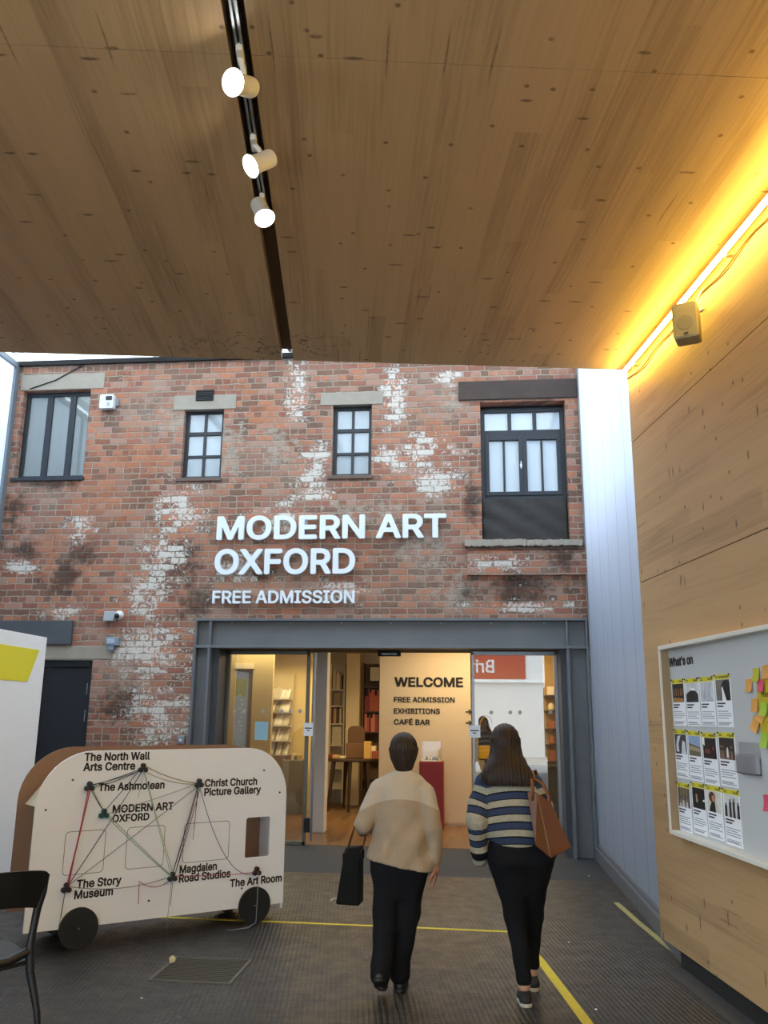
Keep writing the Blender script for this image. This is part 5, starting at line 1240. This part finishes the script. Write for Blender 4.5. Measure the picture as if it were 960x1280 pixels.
def poster(quad, head, pc, r, c):
    P = [bpx(*c5(*k)) for k in quad]
    s0 = (P[0][0]+P[3][0])/2; s1 = (P[1][0]+P[2][0])/2; z1 = (P[0][1]+P[1][1])/2; z0 = (P[2][1]+P[3][1])/2; w = s1-s0; h = z1-z0
    nm = ('top', 'middle', 'bottom')[r]; od = ('first', 'second', 'third', 'fourth')[c]
    t = thing('poster', '%s poster in the %s row, %s' % (od, nm, pc[2]), 'poster', tuple(bp(s0, z0)), group='event posters on the notice board')
    def bar(s, z, s2, z2, n0, n1, name, mat): return wbox(s, s2, n0, n1, z, z2).build(name, mat, t)
    bar(s0, z0, s1, z1, .009, .0105, 'sheet', PW); bar(s0, z1-h*.095, s1, z1, .0105, .0112, 'header', PYEL)
    px0, px1, pz0, pz1 = s0+w*.06, s1-w*.06, z1-h*.50, z1-h*.10
    pic = bar(px0, pz0, px1, pz1, .0105, .0115, 'picture', plain('pic_%d%d' % (r, c), pc[0], .6, 0, .5, 14))
    mt = plain('picfig_%d%d' % (r, c), pc[1], .6, 0, .3, 20); pw, ph = px1-px0, pz1-pz0
    def shape(pts, mat=mt, n=.0122): MB().prism([(px0+a*pw, pz0+b*ph) for a, b in pts], .0005, FB @ Matrix.Translation((0, 0, n))).build('figure', mat, pic)
    ci = lambda x, y, a, b, n=12: [(x+a*math.cos(2*math.pi*i/n), y+b*math.sin(2*math.pi*i/n)) for i in range(n)]
    k = (r, c)
    if k == (0, 0):
        for x in (.12, .3, .5, .7, .85): shape([(x, .35), (x+.06, .35), (x+.05, .75), (x+.01, .75)])
        shape([(0, 0), (1, 0), (1, .2), (0, .28)])
    elif k == (0, 1): shape([(0, 0), (1, 0), (1, .40), (.8, .58), (.4, .62), (0, .42)]); shape([(.35, .62), (.8, .60), (.75, .72), (.4, .74)], PW, .0126)
    elif k == (0, 2):
        shape([(.3, .1), (.33, .1), (.38, .5), (.45, .9), (.42, .9), (.34, .5)]); shape([(.7, .12), (.73, .12), (.7, .6), (.76, .9), (.73, .9), (.67, .6)]); shape(ci(.6, .06, .08, .03)); shape(ci(.85, .06, .08, .03))
    elif k == (0, 3): shape([(.32, 0), (1, 0), (1, .9), (.8, .98), (.55, .92), (.38, .7)]); shape([(.42, 0), (.72, 0), (.55, .5), (.48, .68), (.42, .6)], PW, .0126)
    elif k == (1, 0): shape([(.1, .1), (.35, .1), (.3, .5), (.55, .95), (.25, .9), (.12, .5)]); shape([(.55, 0), (.95, 0), (.9, .6), (.7, .7), (.6, .4)])
    elif k == (1, 1): shape([(0, .65), (1, .45), (1, 1), (0, 1)]); shape([(.05, .3), (.95, .22), (.95, .38), (.05, .5)], plain('pic_wall', 'A89878', .7), .0126)
    elif k == (1, 2): shape(ci(.35, .35, .2, .12)); shape(ci(.8, .5, .08, .1)); shape([(0, .7), (.15, .6), (.15, 1), (0, 1)], PW, .0126)
    elif k == (1, 3):
        for x in (.1, .25, .45, .6, .8): shape(ci(x, .5+.1*math.sin(x*9), .05, .06)); shape([(x-.06, .0), (x+.06, .0), (x+.05, .4), (x-.05, .4)])
        shape([(.5, .1), (.6, .1), (.58, .55), (.52, .55)], PW, .0126)
    elif k == (2, 0):
        for x, y in ((.2, .2), (.45, .35), (.75, .3)): shape([(x-.1, 0), (x+.1, 0), (x+.07, y), (x-.07, y)]); shape(ci(x, y+.1, .06, .07), plain('pic_skin', '9A7A62', .7), .0126)
        for x in (.25, .5, .75): shape([(x, .6), (x+.04, .6), (x+.04, 1), (x, 1)], plain('pic_amber', 'B8963A', .7), .0124)
    elif k == (2, 1): shape(ci(.35, .62, .07, .08)); shape([(.28, .3), (.45, .3), (.42, .54), (.3, .54)]); shape([(.85, .4), (1, .38), (1, .5), (.85, .46)], PW, .0126)
    elif k == (2, 2): shape([(.1, .0), (.6, .0), (.55, .5), (.3, .45)], plain('pic_dark', '1E1C20', .7)); shape(ci(.38, .7, .25, .26)); shape(ci(.48, .65, .12, .16), plain('pic_face', 'C08A68', .7), .0128)
    else:
        for x, hh in ((.12, .6), (.42, .85), (.66, .9), (.95, .75)): shape([(x-.09, 0), (x+.07, 0), (x+.06, hh*.5), (x+.08, hh*.8), (x-.08, hh*.8)]); shape(ci(x, hh*.88, .045, .07))
    # title, small print, header words, pins
    zz = z1-h*.53
    for i in range(2): bar(s0+w*.07, zz-.012-.017*i, s0+w*(.58 if i == 0 else .45), zz-.003-.017*i, .0105, .0112, 'title', PT)
    for i in range(7):
        if i in (4,): continue
        z = zz-.052-.0135*i; bar(s0+w*.07, z-.005, s0+w*(.9-.18*((i*7+r+c) % 3 == 0)), z, .0105, .011, 'small_print', PTL)
    bar(s0+w*.07, z0+h*.06, s0+w*.75, z0+h*.06+.004, .0105, .011, 'small_print', PTL)
    lettering(head, bp(s1-w*.10-w*.075*len(head), z1-h*.072, .0113), bp(s1-w*.07, z1-h*.072, .0113), UPZ, h*.042, PT, t, .0006, .05)
    for i in range(2): bar(s0+w*.08, z1-h*(.03+.028*i)-.004, s0+w*.26, z1-h*(.03+.028*i), .0112, .0116, 'header_print', PT)
    for s, z in ((s0+w*.04, z1-.004), (s1-w*.04, z1-.004)): MB().ball(bp(s, z, .014), .006, 8).build('pin', PIN, t, smooth='all')
FB = frame(WCOR, WS, UPZ)
if (FB.to_3x3() @ Vector((0, 0, 1))).dot(-PERP) < 0: FB = FB @ Matrix.Diagonal((1, 1, -1, 1))
for r in range(3):
    for c in range(4): poster(ROWS[r][c], HEAD[r][c], PICD[r][c], r, c)
# yellow comment sheet and sticky notes
def c3(x, y): return (880+x/8, 800+y/8)
a = bpx(*c3(528, 480)); b = bpx(*c3(640, 880))
t = thing('comment_sheet', 'yellow comment sheet half covered by sticky notes on the notice board', 'poster', tuple(bp(a[0], b[1])))
wbox(a[0], a[0]+.42, .009, .0105, b[1]-.04, a[1]+.05).build('sheet', plain('comment_yellow', 'C9B21E', .6, 0, .03), t)
p = bpx(*c3(574, 572)); lettering('YOUR', bp(p[0], p[1], .0107), bp(p[0]+.10, p[1], .0107), UPZ, .026, TXT, t, .0006, .05)
def note(cx, cy, w, h, rot, col, label, lift=.0):
    s, z = bpx(*c3(cx, cy)); n = .0125+lift
    o = bpy.data.objects.new
    F = FB @ Matrix.Translation((s, z, n)) @ Matrix.Rotation(math.radians(rot), 4, 'Z')
    vs = []; k = 5
    for q in (0, 1):
        for j in range(k+1):
            for i in range(2):
                f = j/k; vs.append(tuple(F @ Vector(((-.5+i)*w, (.5-f)*h, .013*f*f*f-(.0006 if q else 0)))))
    fs = [(j*2, j*2+1, j*2+3, j*2+2) for j in range(k)]+[(12+j*2, 12+j*2+2, 12+j*2+3, 12+j*2+1) for j in range(k)]
    fs += [(j*2, j*2+2, 12+j*2+2, 12+j*2) for j in range(k)]+[(j*2+1, 13+j*2, 15+j*2, j*2+3) for j in range(k)]+[(0, 12, 13, 1), (10, 11, 23, 22)]
    mt = bpy.data.materials.get('note_'+col) or plain('note_'+col, col, .7, 0, .03)
    t = tag(MB().add(vs, fs).build('sticky_note', mt, None), label, 'sticky note', 'sticky notes on the notice board')
NO, NY, NP, NL = 'E0A04E', 'BDB52C', 'D9506E', 'A6C83C'
W_ = .076
note(455, 455, W_, W_*.98, 0, NO, 'orange sticky note furthest left, beside the top poster row')
note(530, 350, W_, W_, -3, NY, 'olive yellow sticky note at the top left of the note cluster', .003)
note(625, 320, W_, W_, 5, NO, 'orange sticky note at the top right of the note cluster', .001)
note(582, 455, W_*.9, W_*.9, 2, NP, 'pink sticky note among the orange notes of the cluster', .005)
note(516, 652, W_, W_, 2, NO, 'orange sticky note below the leftmost one, left of a lime note', .002)
note(608, 690, W_, W_, -6, NL, 'lime green sticky note in the middle of the cluster', .004)
note(572, 770, W_, W_*.7, -22, NO, 'orange sticky note tucked under the lime green note', .001)
note(528, 845, W_, W_*1.05, -28, NO, 'orange sticky note tilted like a diamond, lowest of the orange ones', .006)
note(612, 1000, W_, W_*1.1, -8, NL, 'lime green sticky note lowest of the cluster, above the leaflet pocket', .003)
note(640, 1630, W_, W_*1.15, 3, NP, 'pink sticky note alone at the right edge, below the leaflet pocket', .002)
# clear leaflet pocket
a = bpx(*c3(345, 1015)); b = bpx(953, 969); m_ = bpx(*c3(345, 1125))
t = thing('leaflet_pocket', 'clear plastic leaflet pocket right of the middle poster row', 'leaflet holder', tuple(bp(a[0], b[1])))
wbox(a[0], b[0], .0095, .0125, b[1], a[1]).build('back_sheet', ACRYL, t)
wbox(a[0], b[0], .042, .044, b[1], m_[1]).build('front_sheet', ACRYL, t)
wbox(a[0]+.012, b[0]-.01, .015, .040, b[1]+.004, m_[1]-.015).build('leaflets', plain('leaflet_grey', '9EA0A6', .7), t)
wbox(a[0]+.012, b[0]-.004, .0125, .043, b[1]-.003, b[1]+.003).build('bottom', plain('pocket_edge', '3C3E44', .4), t)
# ------------------------------------------------------------------ two visitors walking towards the doors
SKIN = plain('skin', 'A8765E', .55, 0, .08, 12); SKIN2 = plain('skin_pale', 'B98A72', .55, 0, .08, 12)
EYEW = plain('eye_white', 'E4E2DC', .3); EYED = plain('iris_dark', '2A1C14', .2)
def head_prims(c, r, turn=0.):
    """face looks along +y turned by `turn`; c = head centre, r = half widths"""
    c = Vector(c); R = Matrix.Rotation(turn, 3, 'Z'); P = lambda x, y, z: tuple(c+R @ Vector((x*r, y*r, z*r)))
    return [(ell_(P(0, -.05, .15), (r*.98, r*1.16, r*1.12)), .0), (ell_(P(0, .30, -.55), (r*.72, r*.72, r*.75)), .05),
            (cap_(P(0, 1.02, -.05), P(0, 1.22, -.42), r*.09, r*.15), .02), (ell_(P(0, .92, -.80), (r*.3, r*.2, r*.10)), .015), (ell_(P(0, .92, -1.12), (r*.3, r*.25, r*.2)), .03),
            (ell_(P(.99, -.05, -.15), (r*.12, r*.25, r*.34)), .01), (ell_(P(-.99, -.05, -.15), (r*.12, r*.25, r*.34)), .01),
            (ell_(P(.36, 1.02, .02), (r*.2, r*.14, r*.1)), -1), (ell_(P(-.36, 1.02, .02), (r*.2, r*.14, r*.1)), -1),
            (cap_(P(-.6, .98, .28), P(.6, .98, .28), r*.08), .03)], [P(.36, .92, .02), P(-.36, .92, .02)]
def hand_prims(wrist, d, palm_n, side, s=1., curl=.35):
    """relaxed hand: d = direction of the fingers, palm_n = palm normal, side = +1/-1 thumb side"""
    w = np.array(wrist, float); d = np.array(d, float)/np.linalg.norm(d); n = np.array(palm_n, float); n -= d*(n@d); n /= np.linalg.norm(n); b = np.cross(d, n)*side
    pr = [(cap_(w-d*.02*s, w+d*.03*s, .024*s, .028*s), .02)]
    for q in (-.026, -.009, .009, .026): pr.append((cap_(w+d*.015*s+b*q*s*.7, w+d*.078*s+b*q*s, .0135*s, .0115*s), .008))
    for q, L in ((.030, .066), (.0105, .075), (-.0095, .070), (-.029, .055)):
        a = w+d*.080*s+b*q*s; L *= s; ang = curl; p = a; dirv = d
        for seg, rr in ((.42, .0092), (.32, .0085), (.26, .0075)):
            dirv = d*math.cos(ang)+n*math.sin(ang); e = p+dirv*L*seg; pr.append((cap_(p, e, rr*s, rr*s*.93), .004)); p = e; ang += curl*.9
    t0 = w+d*.022*s+b*.024*s; t1 = t0+(d*.62+b*.62+n*.3)*.034*s; t2 = t1+(d*.85+b*.2+n*.45)*.030*s; t3 = t2+(d*.9+n*.4)*.022*s
    pr += [(cap_(t0, t1, .014*s, .012*s), .012), (cap_(t1, t2, .0110*s, .010*s), .004), (cap_(t2, t3, .010*s, .0085*s), .004)]
    return pr
def mixp(a, b, t): return tuple(np.array(a)*(1-t)+np.array(b)*t)
def person(label, J, skin, feet_r=.03):
    t = thing('person', label, 'person', (J['base'][0], J['base'][1], 0))
    hp, eyes = head_prims(J['head'], J['hr'], J.get('turn', 0))
    pr = hp+[(cap_(J['neck'], mixp(J['head'], J['neck'], .3), .047, .05), .02)]
    pr.append((loft_(J['torso']), .05))
    for s in 'LR':
        pr += [(cap_(J['sh'+s], J['el'+s], .043, .035), .03), (cap_(J['el'+s], J['wr'+s], .035, .024), .02)]
        pr += hand_prims(J['wr'+s], J['hd'+s], J['hn'+s], J['hs'+s], J.get('hscale', .95), J.get('curl'+s, .35))
        pr += [(cap_(J['hip'+s], J['kn'+s], .070, .046), .04), (cap_(J['kn'+s], J['an'+s], .046, .031), .02), (cap_(J['an'+s], J['toe'+s], .032, .022), .015)]
    o, V = sdf_mesh('body', pr, .006, skin, t)
    for e in eyes:
        b = MB().ball(e, J['hr']*.13, 10).build('eye', EYEW, t, smooth='all')
        MB().ball((e[0], e[1]+J['hr']*.09, e[2]), J['hr']*.06, 8).build('iris', EYED, b, smooth='all')
    return t
def folds(amp, fz=26., fx=9., seed=0.):
    def w(P):
        x, y, z = P[..., 0], P[..., 1], P[..., 2]
        return amp*(np.sin(z*fz+np.sin(x*fx+seed)*2.2+seed)*.5+np.sin(z*fz*.45-x*fx*2.1+1.7*seed)*.5)
    return w
# ---- visitor 1: cream cardigan, dark trousers, black tote
J = dict(base=(-.50, 5.75), head=(-.452, 5.74, 1.452), hr=.078, neck=(-.452, 5.725, 1.29),
    torso=[(.76, -.465, 5.70, .13, .09), (.84, -.468, 5.70, .155, .10), (.95, -.468, 5.71, .135, .09), (1.08, -.468, 5.71, .145, .095), (1.18, -.462, 5.71, .155, .085), (1.25, -.458, 5.715, .09, .065), (1.30, -.455, 5.72, .048, .05)],
    shL=(-.615, 5.71, 1.19), shR=(-.310, 5.71, 1.19), elL=(-.700, 5.66, 1.005), elR=(-.256, 5.665, .985), wrL=(-.722, 5.83, .955), wrR=(-.250, 5.70, .765),
    hdL=(-.1, .95, -.15), hnL=(.75, 0, -.6), hsL=-1, curlL=.75, hdR=(.02, .12, -1), hnR=(-1, .15, 0), hsR=-1, curlR=.3,
    hipL=(-.545, 5.70, .78), hipR=(-.385, 5.70, .78), knL=(-.568, 5.75, .45), knR=(-.425, 5.80, .45), anL=(-.582, 5.62, .135), anR=(-.478, 5.83, .085), toeL=(-.580, 5.715, .062), toeR=(-.470, 5.99, .03))
p1 = person('person in cream cardigan and dark trousers seen from behind, carrying a black tote', J, SKIN)
CREAM = knit('cream_knit', 'A1907A', 150., .07, .30, (1.165, .04, 'B6AA98'))
S = lambda z, cx, cy, rx, ry: (z, cx, cy, rx, ry)
def hem1(P): return P[..., 2]-(.765-.19*(P[..., 0]+.46))
pr = [(loft_([S(.66, -.472, 5.70, .232, .150), S(.80, -.474, 5.70, .220, .146), S(.92, -.472, 5.70, .190, .137), S(1.02, -.468, 5.705, .170, .130), S(1.13, -.464, 5.705, .168, .122), S(1.20, -.460, 5.708, .176, .112), S(1.25, -.457, 5.712, .172, .100), S(1.29, -.455, 5.716, .135, .084), S(1.315, -.454, 5.72, .085, .068), S(1.338, -.454, 5.722, .056, .056)]), .0),
      (cap_((-.598, 5.708, 1.205), (-.662, 5.68, 1.08), .070, .066), .018), (cap_((-.662, 5.68, 1.08), J['elL'], .066, .058), .008), (cap_(J['elL'], mixp(J['elL'], J['wrL'], .86), .058, .048), .008),
      (cap_((-.324, 5.708, 1.20), (-.278, 5.68, 1.07), .070, .064), .018), (cap_((-.278, 5.68, 1.07), J['elR'], .064, .056), .008), (cap_(J['elR'], (-.255, 5.712, .80), .056, .050), .008),
      (cap_((-.262, 5.70, .84), (-.250, 5.70, .70), .045, .06), .03)]
pr = pr[:-1]
o, V = sdf_mesh('cardigan', pr, .0075, CREAM, p1, hem1, lambda P: folds(.006, 30., 14., .6)(P)+.006*np.sin(P[..., 2]*24-P[..., 0]*38)*np.clip((1.12-P[..., 2])*6, 0, 1)+.004*np.sin(P[..., 0]*62+P[..., 2]*9)*np.clip((1.0-P[..., 2])*5, 0, 1))
# loose front edge hanging at the right side
TRO = plain('black_trousers', '15161A', .85, 0, .2, 14, .3, .2, 40)
pr = [(loft_([S(.60, -.475, 5.72, .05, .03), S(.66, -.470, 5.71, .12, .065), S(.72, -.468, 5.705, .165, .095), S(.80, -.467, 5.70, .180, .125), S(.90, -.468, 5.70, .165, .115)]), .0),
      (cap_((-.545, 5.70, .76), (-.562, 5.735, .47), .100, .076), .05), (cap_((-.562, 5.735, .47), (-.578, 5.655, .19), .074, .062), .03), (cap_((-.578, 5.655, .19), (-.580, 5.64, .14), .062, .062), .01),
      (cap_((-.392, 5.70, .76), (-.428, 5.785, .47), .100, .076), .05), (cap_((-.428, 5.785, .47), (-.476, 5.825, .15), .074, .064), .03), (cap_((-.476, 5.825, .15), (-.478, 5.83, .10), .064, .064), .01)]
sdf_mesh('trousers', pr, .0075, TRO, p1, None, folds(.004, 38., 10., 1.4))
SHOE = plain('black_shoe', '111113', .45, 0, .1)
def shoe(nm, heel, toe, w, top, mat, par, sole=None, up=(0, 0, 1)):
    h = np.array(heel, float); t = np.array(toe, float); d = (t-h)/np.linalg.norm(t-h); u = np.array(up, float); u -= d*(u@d); u /= np.linalg.norm(u)
    pr = [(cap_(h+u*.035+d*.03, h+u*.035+(t-h)*.55, w*.98, w*1.05), .0), (cap_(h+u*.030+(t-h)*.55, t+u*.026-d*.035, w*1.05, w*.8), .03), (cap_(h+u*.05+d*.04, h+u*top+d*.045, w*.95, w*.9), .025)]
    b = h.copy(); uu = u.copy()
    o, V = sdf_mesh(nm, pr, .005, mat, par, lambda P: (P-b)@uu-.004)
    pr2 = [(cap_(h+u*.012+d*.03, h+u*.012+(t-h)*.55, w*1.02, w*1.10), .0), (cap_(h+u*.012+(t-h)*.55, t+u*.012-d*.035, w*1.10, w*.85), .02)]
    o2, V = sdf_mesh('sole', pr2, .005, sole or mat, o, lambda P: np.minimum((P-b)@uu, .024-(P-b)@uu))
    return o
shoe('shoe', (-.583, 5.565, .125), (-.580, 5.77, .012), .036, .12, SHOE, p1)
shoe('shoe', (-.478, 5.79, .0), (-.470, 6.03, .0), .036, .11, SHOE, p1)
hr = J['hr']; hc = J['head']
HAIR1 = hairmat('hair_dark_brown', '17110D', '3A2A1E')
pr = [(ell_((hc[0], hc[1]-.012, hc[2]+.022), (.089, .102, .098)), .0), (loft_([S(1.318, hc[0]+.004, hc[1]-.042, .042, .034), S(1.35, hc[0]+.003, hc[1]-.04, .060, .050), S(1.40, hc[0], hc[1]-.03, .080, .075), S(1.46, hc[0], hc[1]-.015, .088, .092)]), .03)]
def face_cut(c, zlow):
    return lambda P: np.maximum(c[1]+.035-P[..., 1]+.25*np.maximum(P[..., 2]-c[2]-.02, 0)*2.2, (P[..., 2]-c[2]-.065)*.8)
def strands(amp, f): return lambda P: amp*np.sin(np.arctan2(P[..., 1]-5.7, P[..., 0]-hc[0])*f)
sdf_mesh('hair', pr, .005, HAIR1, p1, face_cut(hc, 0), lambda P: .0022*np.sin(np.arctan2(P[..., 1]-hc[1], P[..., 0]-hc[0])*34+P[..., 2]*12))
# ---- black tote hanging from the left forearm
BAGK = plain('black_leather', '0C0D0F', .75, 0, .1, 20, .2, .2)
def tote(par, A, mat):
    """8 corners: bottom 4 then top 4"""
    return MB().hexa(A).build('bag_body', mat, par, bevel=.012)
bagc = (-.795, 5.85)
t = thing('tote_bag', 'black tote bag with brown straps hanging from the forearm of the person in cream', 'bag', (bagc[0], bagc[1], .5))
tote(t, [(-.885, 5.76, .505), (-.735, 5.78, .495), (-.725, 5.93, .495), (-.875, 5.91, .505), (-.835, 5.78, .84), (-.730, 5.79, .85), (-.722, 5.88, .85), (-.827, 5.87, .84)], BAGK)
STR = plain('brown_strap', '5A3020', .5, 0, .1)
for yy in (5.79, 5.87):
    b = rib_strip([(-.828, yy, .80), (-.80, yy+.0, .90), (-.765, yy*.4+5.80*.6, 1.005), (-.725, 5.80, 1.032), (-.690, yy*.3+5.80*.7, .99), (-.712, yy, .88), (-.735, yy, .81)], .022, (0, 1, 0), .005).build('strap', STR, t, smooth='all')
    for x, z in ((-.831, .79), (-.734, .80)): MB().box((x-.016, yy-.008, z-.03), (x+.016, yy+.008, z+.02)).build('strap_tab', BAGK, b)

# ---- visitor 2: striped sweater, long hair, tan tote
J = dict(base=(.28, 5.78), head=(.205, 5.74, 1.515), hr=.080, neck=(.215, 5.72, 1.345), turn=.1,
    torso=[(.80, .275, 5.72, .14, .10), (.90, .272, 5.72, .165, .105), (1.0, .262, 5.72, .14, .095), (1.14, .245, 5.72, .15, .10), (1.25, .232, 5.72, .165, .095), (1.32, .222, 5.72, .12, .08), (1.36, .217, 5.72, .06, .06)],
    shL=(.055, 5.72, 1.275), shR=(.392, 5.72, 1.27), elL=(.012, 5.655, 1.045), elR=(.450, 5.66, 1.02), wrL=(.030, 5.755, .875), wrR=(.462, 5.80, .835),
    hdL=(.05, .75, -.75), hnL=(1, .1, -.1), hsL=1, curlL=.6, hdR=(-.02, .25, -1), hnR=(-1, .1, 0), hsR=-1, curlR=.4,
    hipL=(.195, 5.72, .84), hipR=(.365, 5.72, .84), knL=(.250, 5.76, .46), knR=(.355, 5.88, .47), anL=(.285, 5.675, .105), anR=(.352, 5.985, .10), toeL=(.278, 5.80, .03), toeR=(.345, 6.12, .03))
p2 = person('person with long brown hair in striped sweater and black jeans seen from behind', J, SKIN2)
STRIPE = striped_knit('striped_knit')
pr_t = loft_([S(.90, .268, 5.715, .168, .125), S(.96, .262, 5.715, .186, .14), S(1.05, .252, 5.715, .186, .142), S(1.15, .243, 5.715, .184, .135), S(1.245, .232, 5.715, .182, .118), S(1.30, .225, 5.72, .140, .098), S(1.345, .219, 5.722, .078, .072), S(1.365, .217, 5.722, .06, .062)])
aL = [((.085, 5.715, 1.255), (.040, 5.69, 1.14), .078, .072), ((.040, 5.69, 1.14), J['elL'], .072, .064), (J['elL'], (.030, 5.725, .86), .064, .052), ((.030, 5.725, .86), (.034, 5.76, .80), .050, .048)]
aR = [((.368, 5.715, 1.25), (.412, 5.69, 1.13), .078, .072), ((.412, 5.69, 1.13), J['elR'], .072, .064), (J['elR'], (.462, 5.79, .84), .064, .052)]
pr = [(pr_t, .0)]+[(cap_(*a), .03) for a in aL+aR]
def hem2(P): return P[..., 2]-(.945-.05*(P[..., 0]-.25))
o, V = sdf_mesh('sweater', pr, .0075, STRIPE, p2, None, folds(.0045, 34., 11., 2.1))
# stripe coordinate: down the back, down each sleeve
dt = pr_t[0](V); z_eff = V[:, 2]+.85*(V[:, 0]-.27)**2
st = 1.268-z_eff
for ch in (aL, aR):
    best = np.full(len(V), 9.); loc = np.zeros(len(V)); L0 = .0
    for a, b, r0, r1 in ch:
        a = np.array(a); b = np.array(b); ab = b-a; tt = np.clip(((V-a)@ab)/(ab@ab), -.6 if L0 == 0 else 0, 1); d = np.linalg.norm(V-a-np.clip(tt, 0, 1)[:, None]*ab, axis=1)-r0
        k = d < best; best[k] = d[k]; loc[k] = (L0+tt*np.linalg.norm(ab))[k]; L0 += np.linalg.norm(ab)
    w = best < dt-.012; st = np.where(w, loc-.035, st)
st = np.where(st > .50, -1., st)
at = o.data.attributes.new('stripe', 'FLOAT', 'POINT'); at.data.foreach_set('value', st.astype(np.float32))
JEAN = plain('black_jeans', '101114', .85, 0, .2, 14, .3, .2, 50)
pr = [(loft_([S(.62, .290, 5.75, .05, .03), S(.68, .287, 5.745, .12, .065), S(.74, .284, 5.735, .165, .098), S(.80, .280, 5.72, .188, .135), S(.88, .277, 5.72, .184, .130), S(.96, .268, 5.72, .165, .115), S(1.02, .262, 5.72, .15, .105)]), .0),
      (cap_((.190, 5.72, .82), (.245, 5.755, .47), .106, .064), .05), (cap_((.245, 5.755, .47), (.283, 5.68, .16), .064, .046), .03), (cap_((.283, 5.68, .16), (.284, 5.678, .145), .047, .047), .005),
      (cap_((.375, 5.72, .82), (.358, 5.87, .47), .106, .064), .05), (cap_((.358, 5.87, .47), (.352, 5.975, .17), .064, .046), .03), (cap_((.352, 5.975, .17), (.352, 5.98, .155), .047, .047), .005)]
sdf_mesh('jeans', pr, .0075, JEAN, p2, None, folds(.003, 44., 12., .4))
SNK = plain('black_canvas_shoe', '17171A', .7, 0, .1); SOLE = plain('cream_sole', 'B8B2A2', .6)
shoe('shoe', (.292, 5.625, .0), (.280, 5.865, .0), .036, .062, SNK, p2, SOLE)
shoe('shoe', (.358, 5.935, .0), (.345, 6.175, .0), .036, .062, SNK, p2, SOLE)
HAIR2 = hairmat('hair_brown', '150E0A', '33231A')
hc2 = J['head']
pr = [(ell_((hc2[0], hc2[1]-.012, hc2[2]+.018), (.093, .106, .102)), .0),
      (loft_([S(1.255, .212, 5.570, .165, .022), S(1.285, .210, 5.576, .172, .032), S(1.33, .208, 5.598, .163, .054), S(1.38, .207, 5.638, .138, .080), S(1.44, .207, 5.69, .108, .098), S(1.50, .206, 5.72, .096, .104), S(1.54, .205, 5.727, .092, .104)]), .02)]
sdf_mesh('hair', pr, .005, HAIR2, p2, lambda P: np.maximum(np.maximum(hc2[1]+.035-P[..., 1]+.55*np.maximum(P[..., 2]-hc2[2]-.02, 0), (P[..., 2]-hc2[2]-.065)*.8)*1., -1),
         lambda P: .0014*np.sin(P[..., 0]*260+np.sin(P[..., 2]*14)*1.2)+np.maximum(1.32-P[..., 2], 0)*.12*np.sin(P[..., 0]*170+1.)**2)
# ---- tan tote on the right shoulder
TAN = plain('tan_leather', '653A18', .45, 0, .12, 8, .15); TAND = plain('tan_leather_base', '6A3C1E', .5, 0, .12, 8)
def q3(x, y, Y): return tuple(on_y(x, y, Y))
Bl, Bm, Br, Bb = q3(668.8, 1056, 5.50), q3(688.6, 1072, 5.40), q3(714.5, 1059, 5.52), q3(692, 1046, 5.60)
Tl, Tm, Tr, Tb = q3(658.5, 989, 5.545), q3(672, 991, 5.515), q3(689, 1003, 5.575), q3(680, 998, 5.59)
t = thing('tote_bag', 'tan leather tote bag on the right shoulder of the person in the striped sweater', 'bag', Bm)
b = MB().hexa([Bl, Bm, Br, Bb, Tl, Tm, Tr, Tb]).build('bag_body', TAN, t, bevel=.006)
C_ = [Vector(q) for q in (Bl, Bm, Br, Bb)]; cc = sum(C_, Vector())/4; nn = (C_[1]-C_[0]).cross(C_[2]-C_[0]).normalized()
if nn.z > 0: nn = -nn
MB().hexa([tuple(cc+(q-cc)*.97+nn*.001) for q in C_]+[tuple(cc+(q-cc)*.97+nn*.006) for q in C_]).build('base_panel', TAND, t)
STR2 = plain('tan_strap', '6E3F22', .5, 0, .1)
sh = Vector((.385, 5.66, 1.335))
for a, e, dx in ((Vector(Tl).lerp(Vector(Tm), .55), Vector(Tb), -.02), (Vector(Tm).lerp(Vector(Tr), .85), Vector(Tb), .02)):
    top = Vector((.350+dx, 5.67, 1.345)); dn = Vector((.40+dx, 5.80, 1.24))
    s = rib_strip([a+Vector((0, -.006, -.05)), a+Vector((0, -.004, .02)), a.lerp(top, .5)+Vector((.012, -.035, .015)), Vector((.352+dx, 5.605, 1.305)), top, Vector((.372+dx, 5.75, 1.345)), Vector((.40+dx, 5.83, 1.27)), Vector((.46+dx, 5.80, 1.18)), e+Vector((.02, .03, .02))], .02, (1, .2, 0), .005).build('strap', STR2, t, smooth='all')
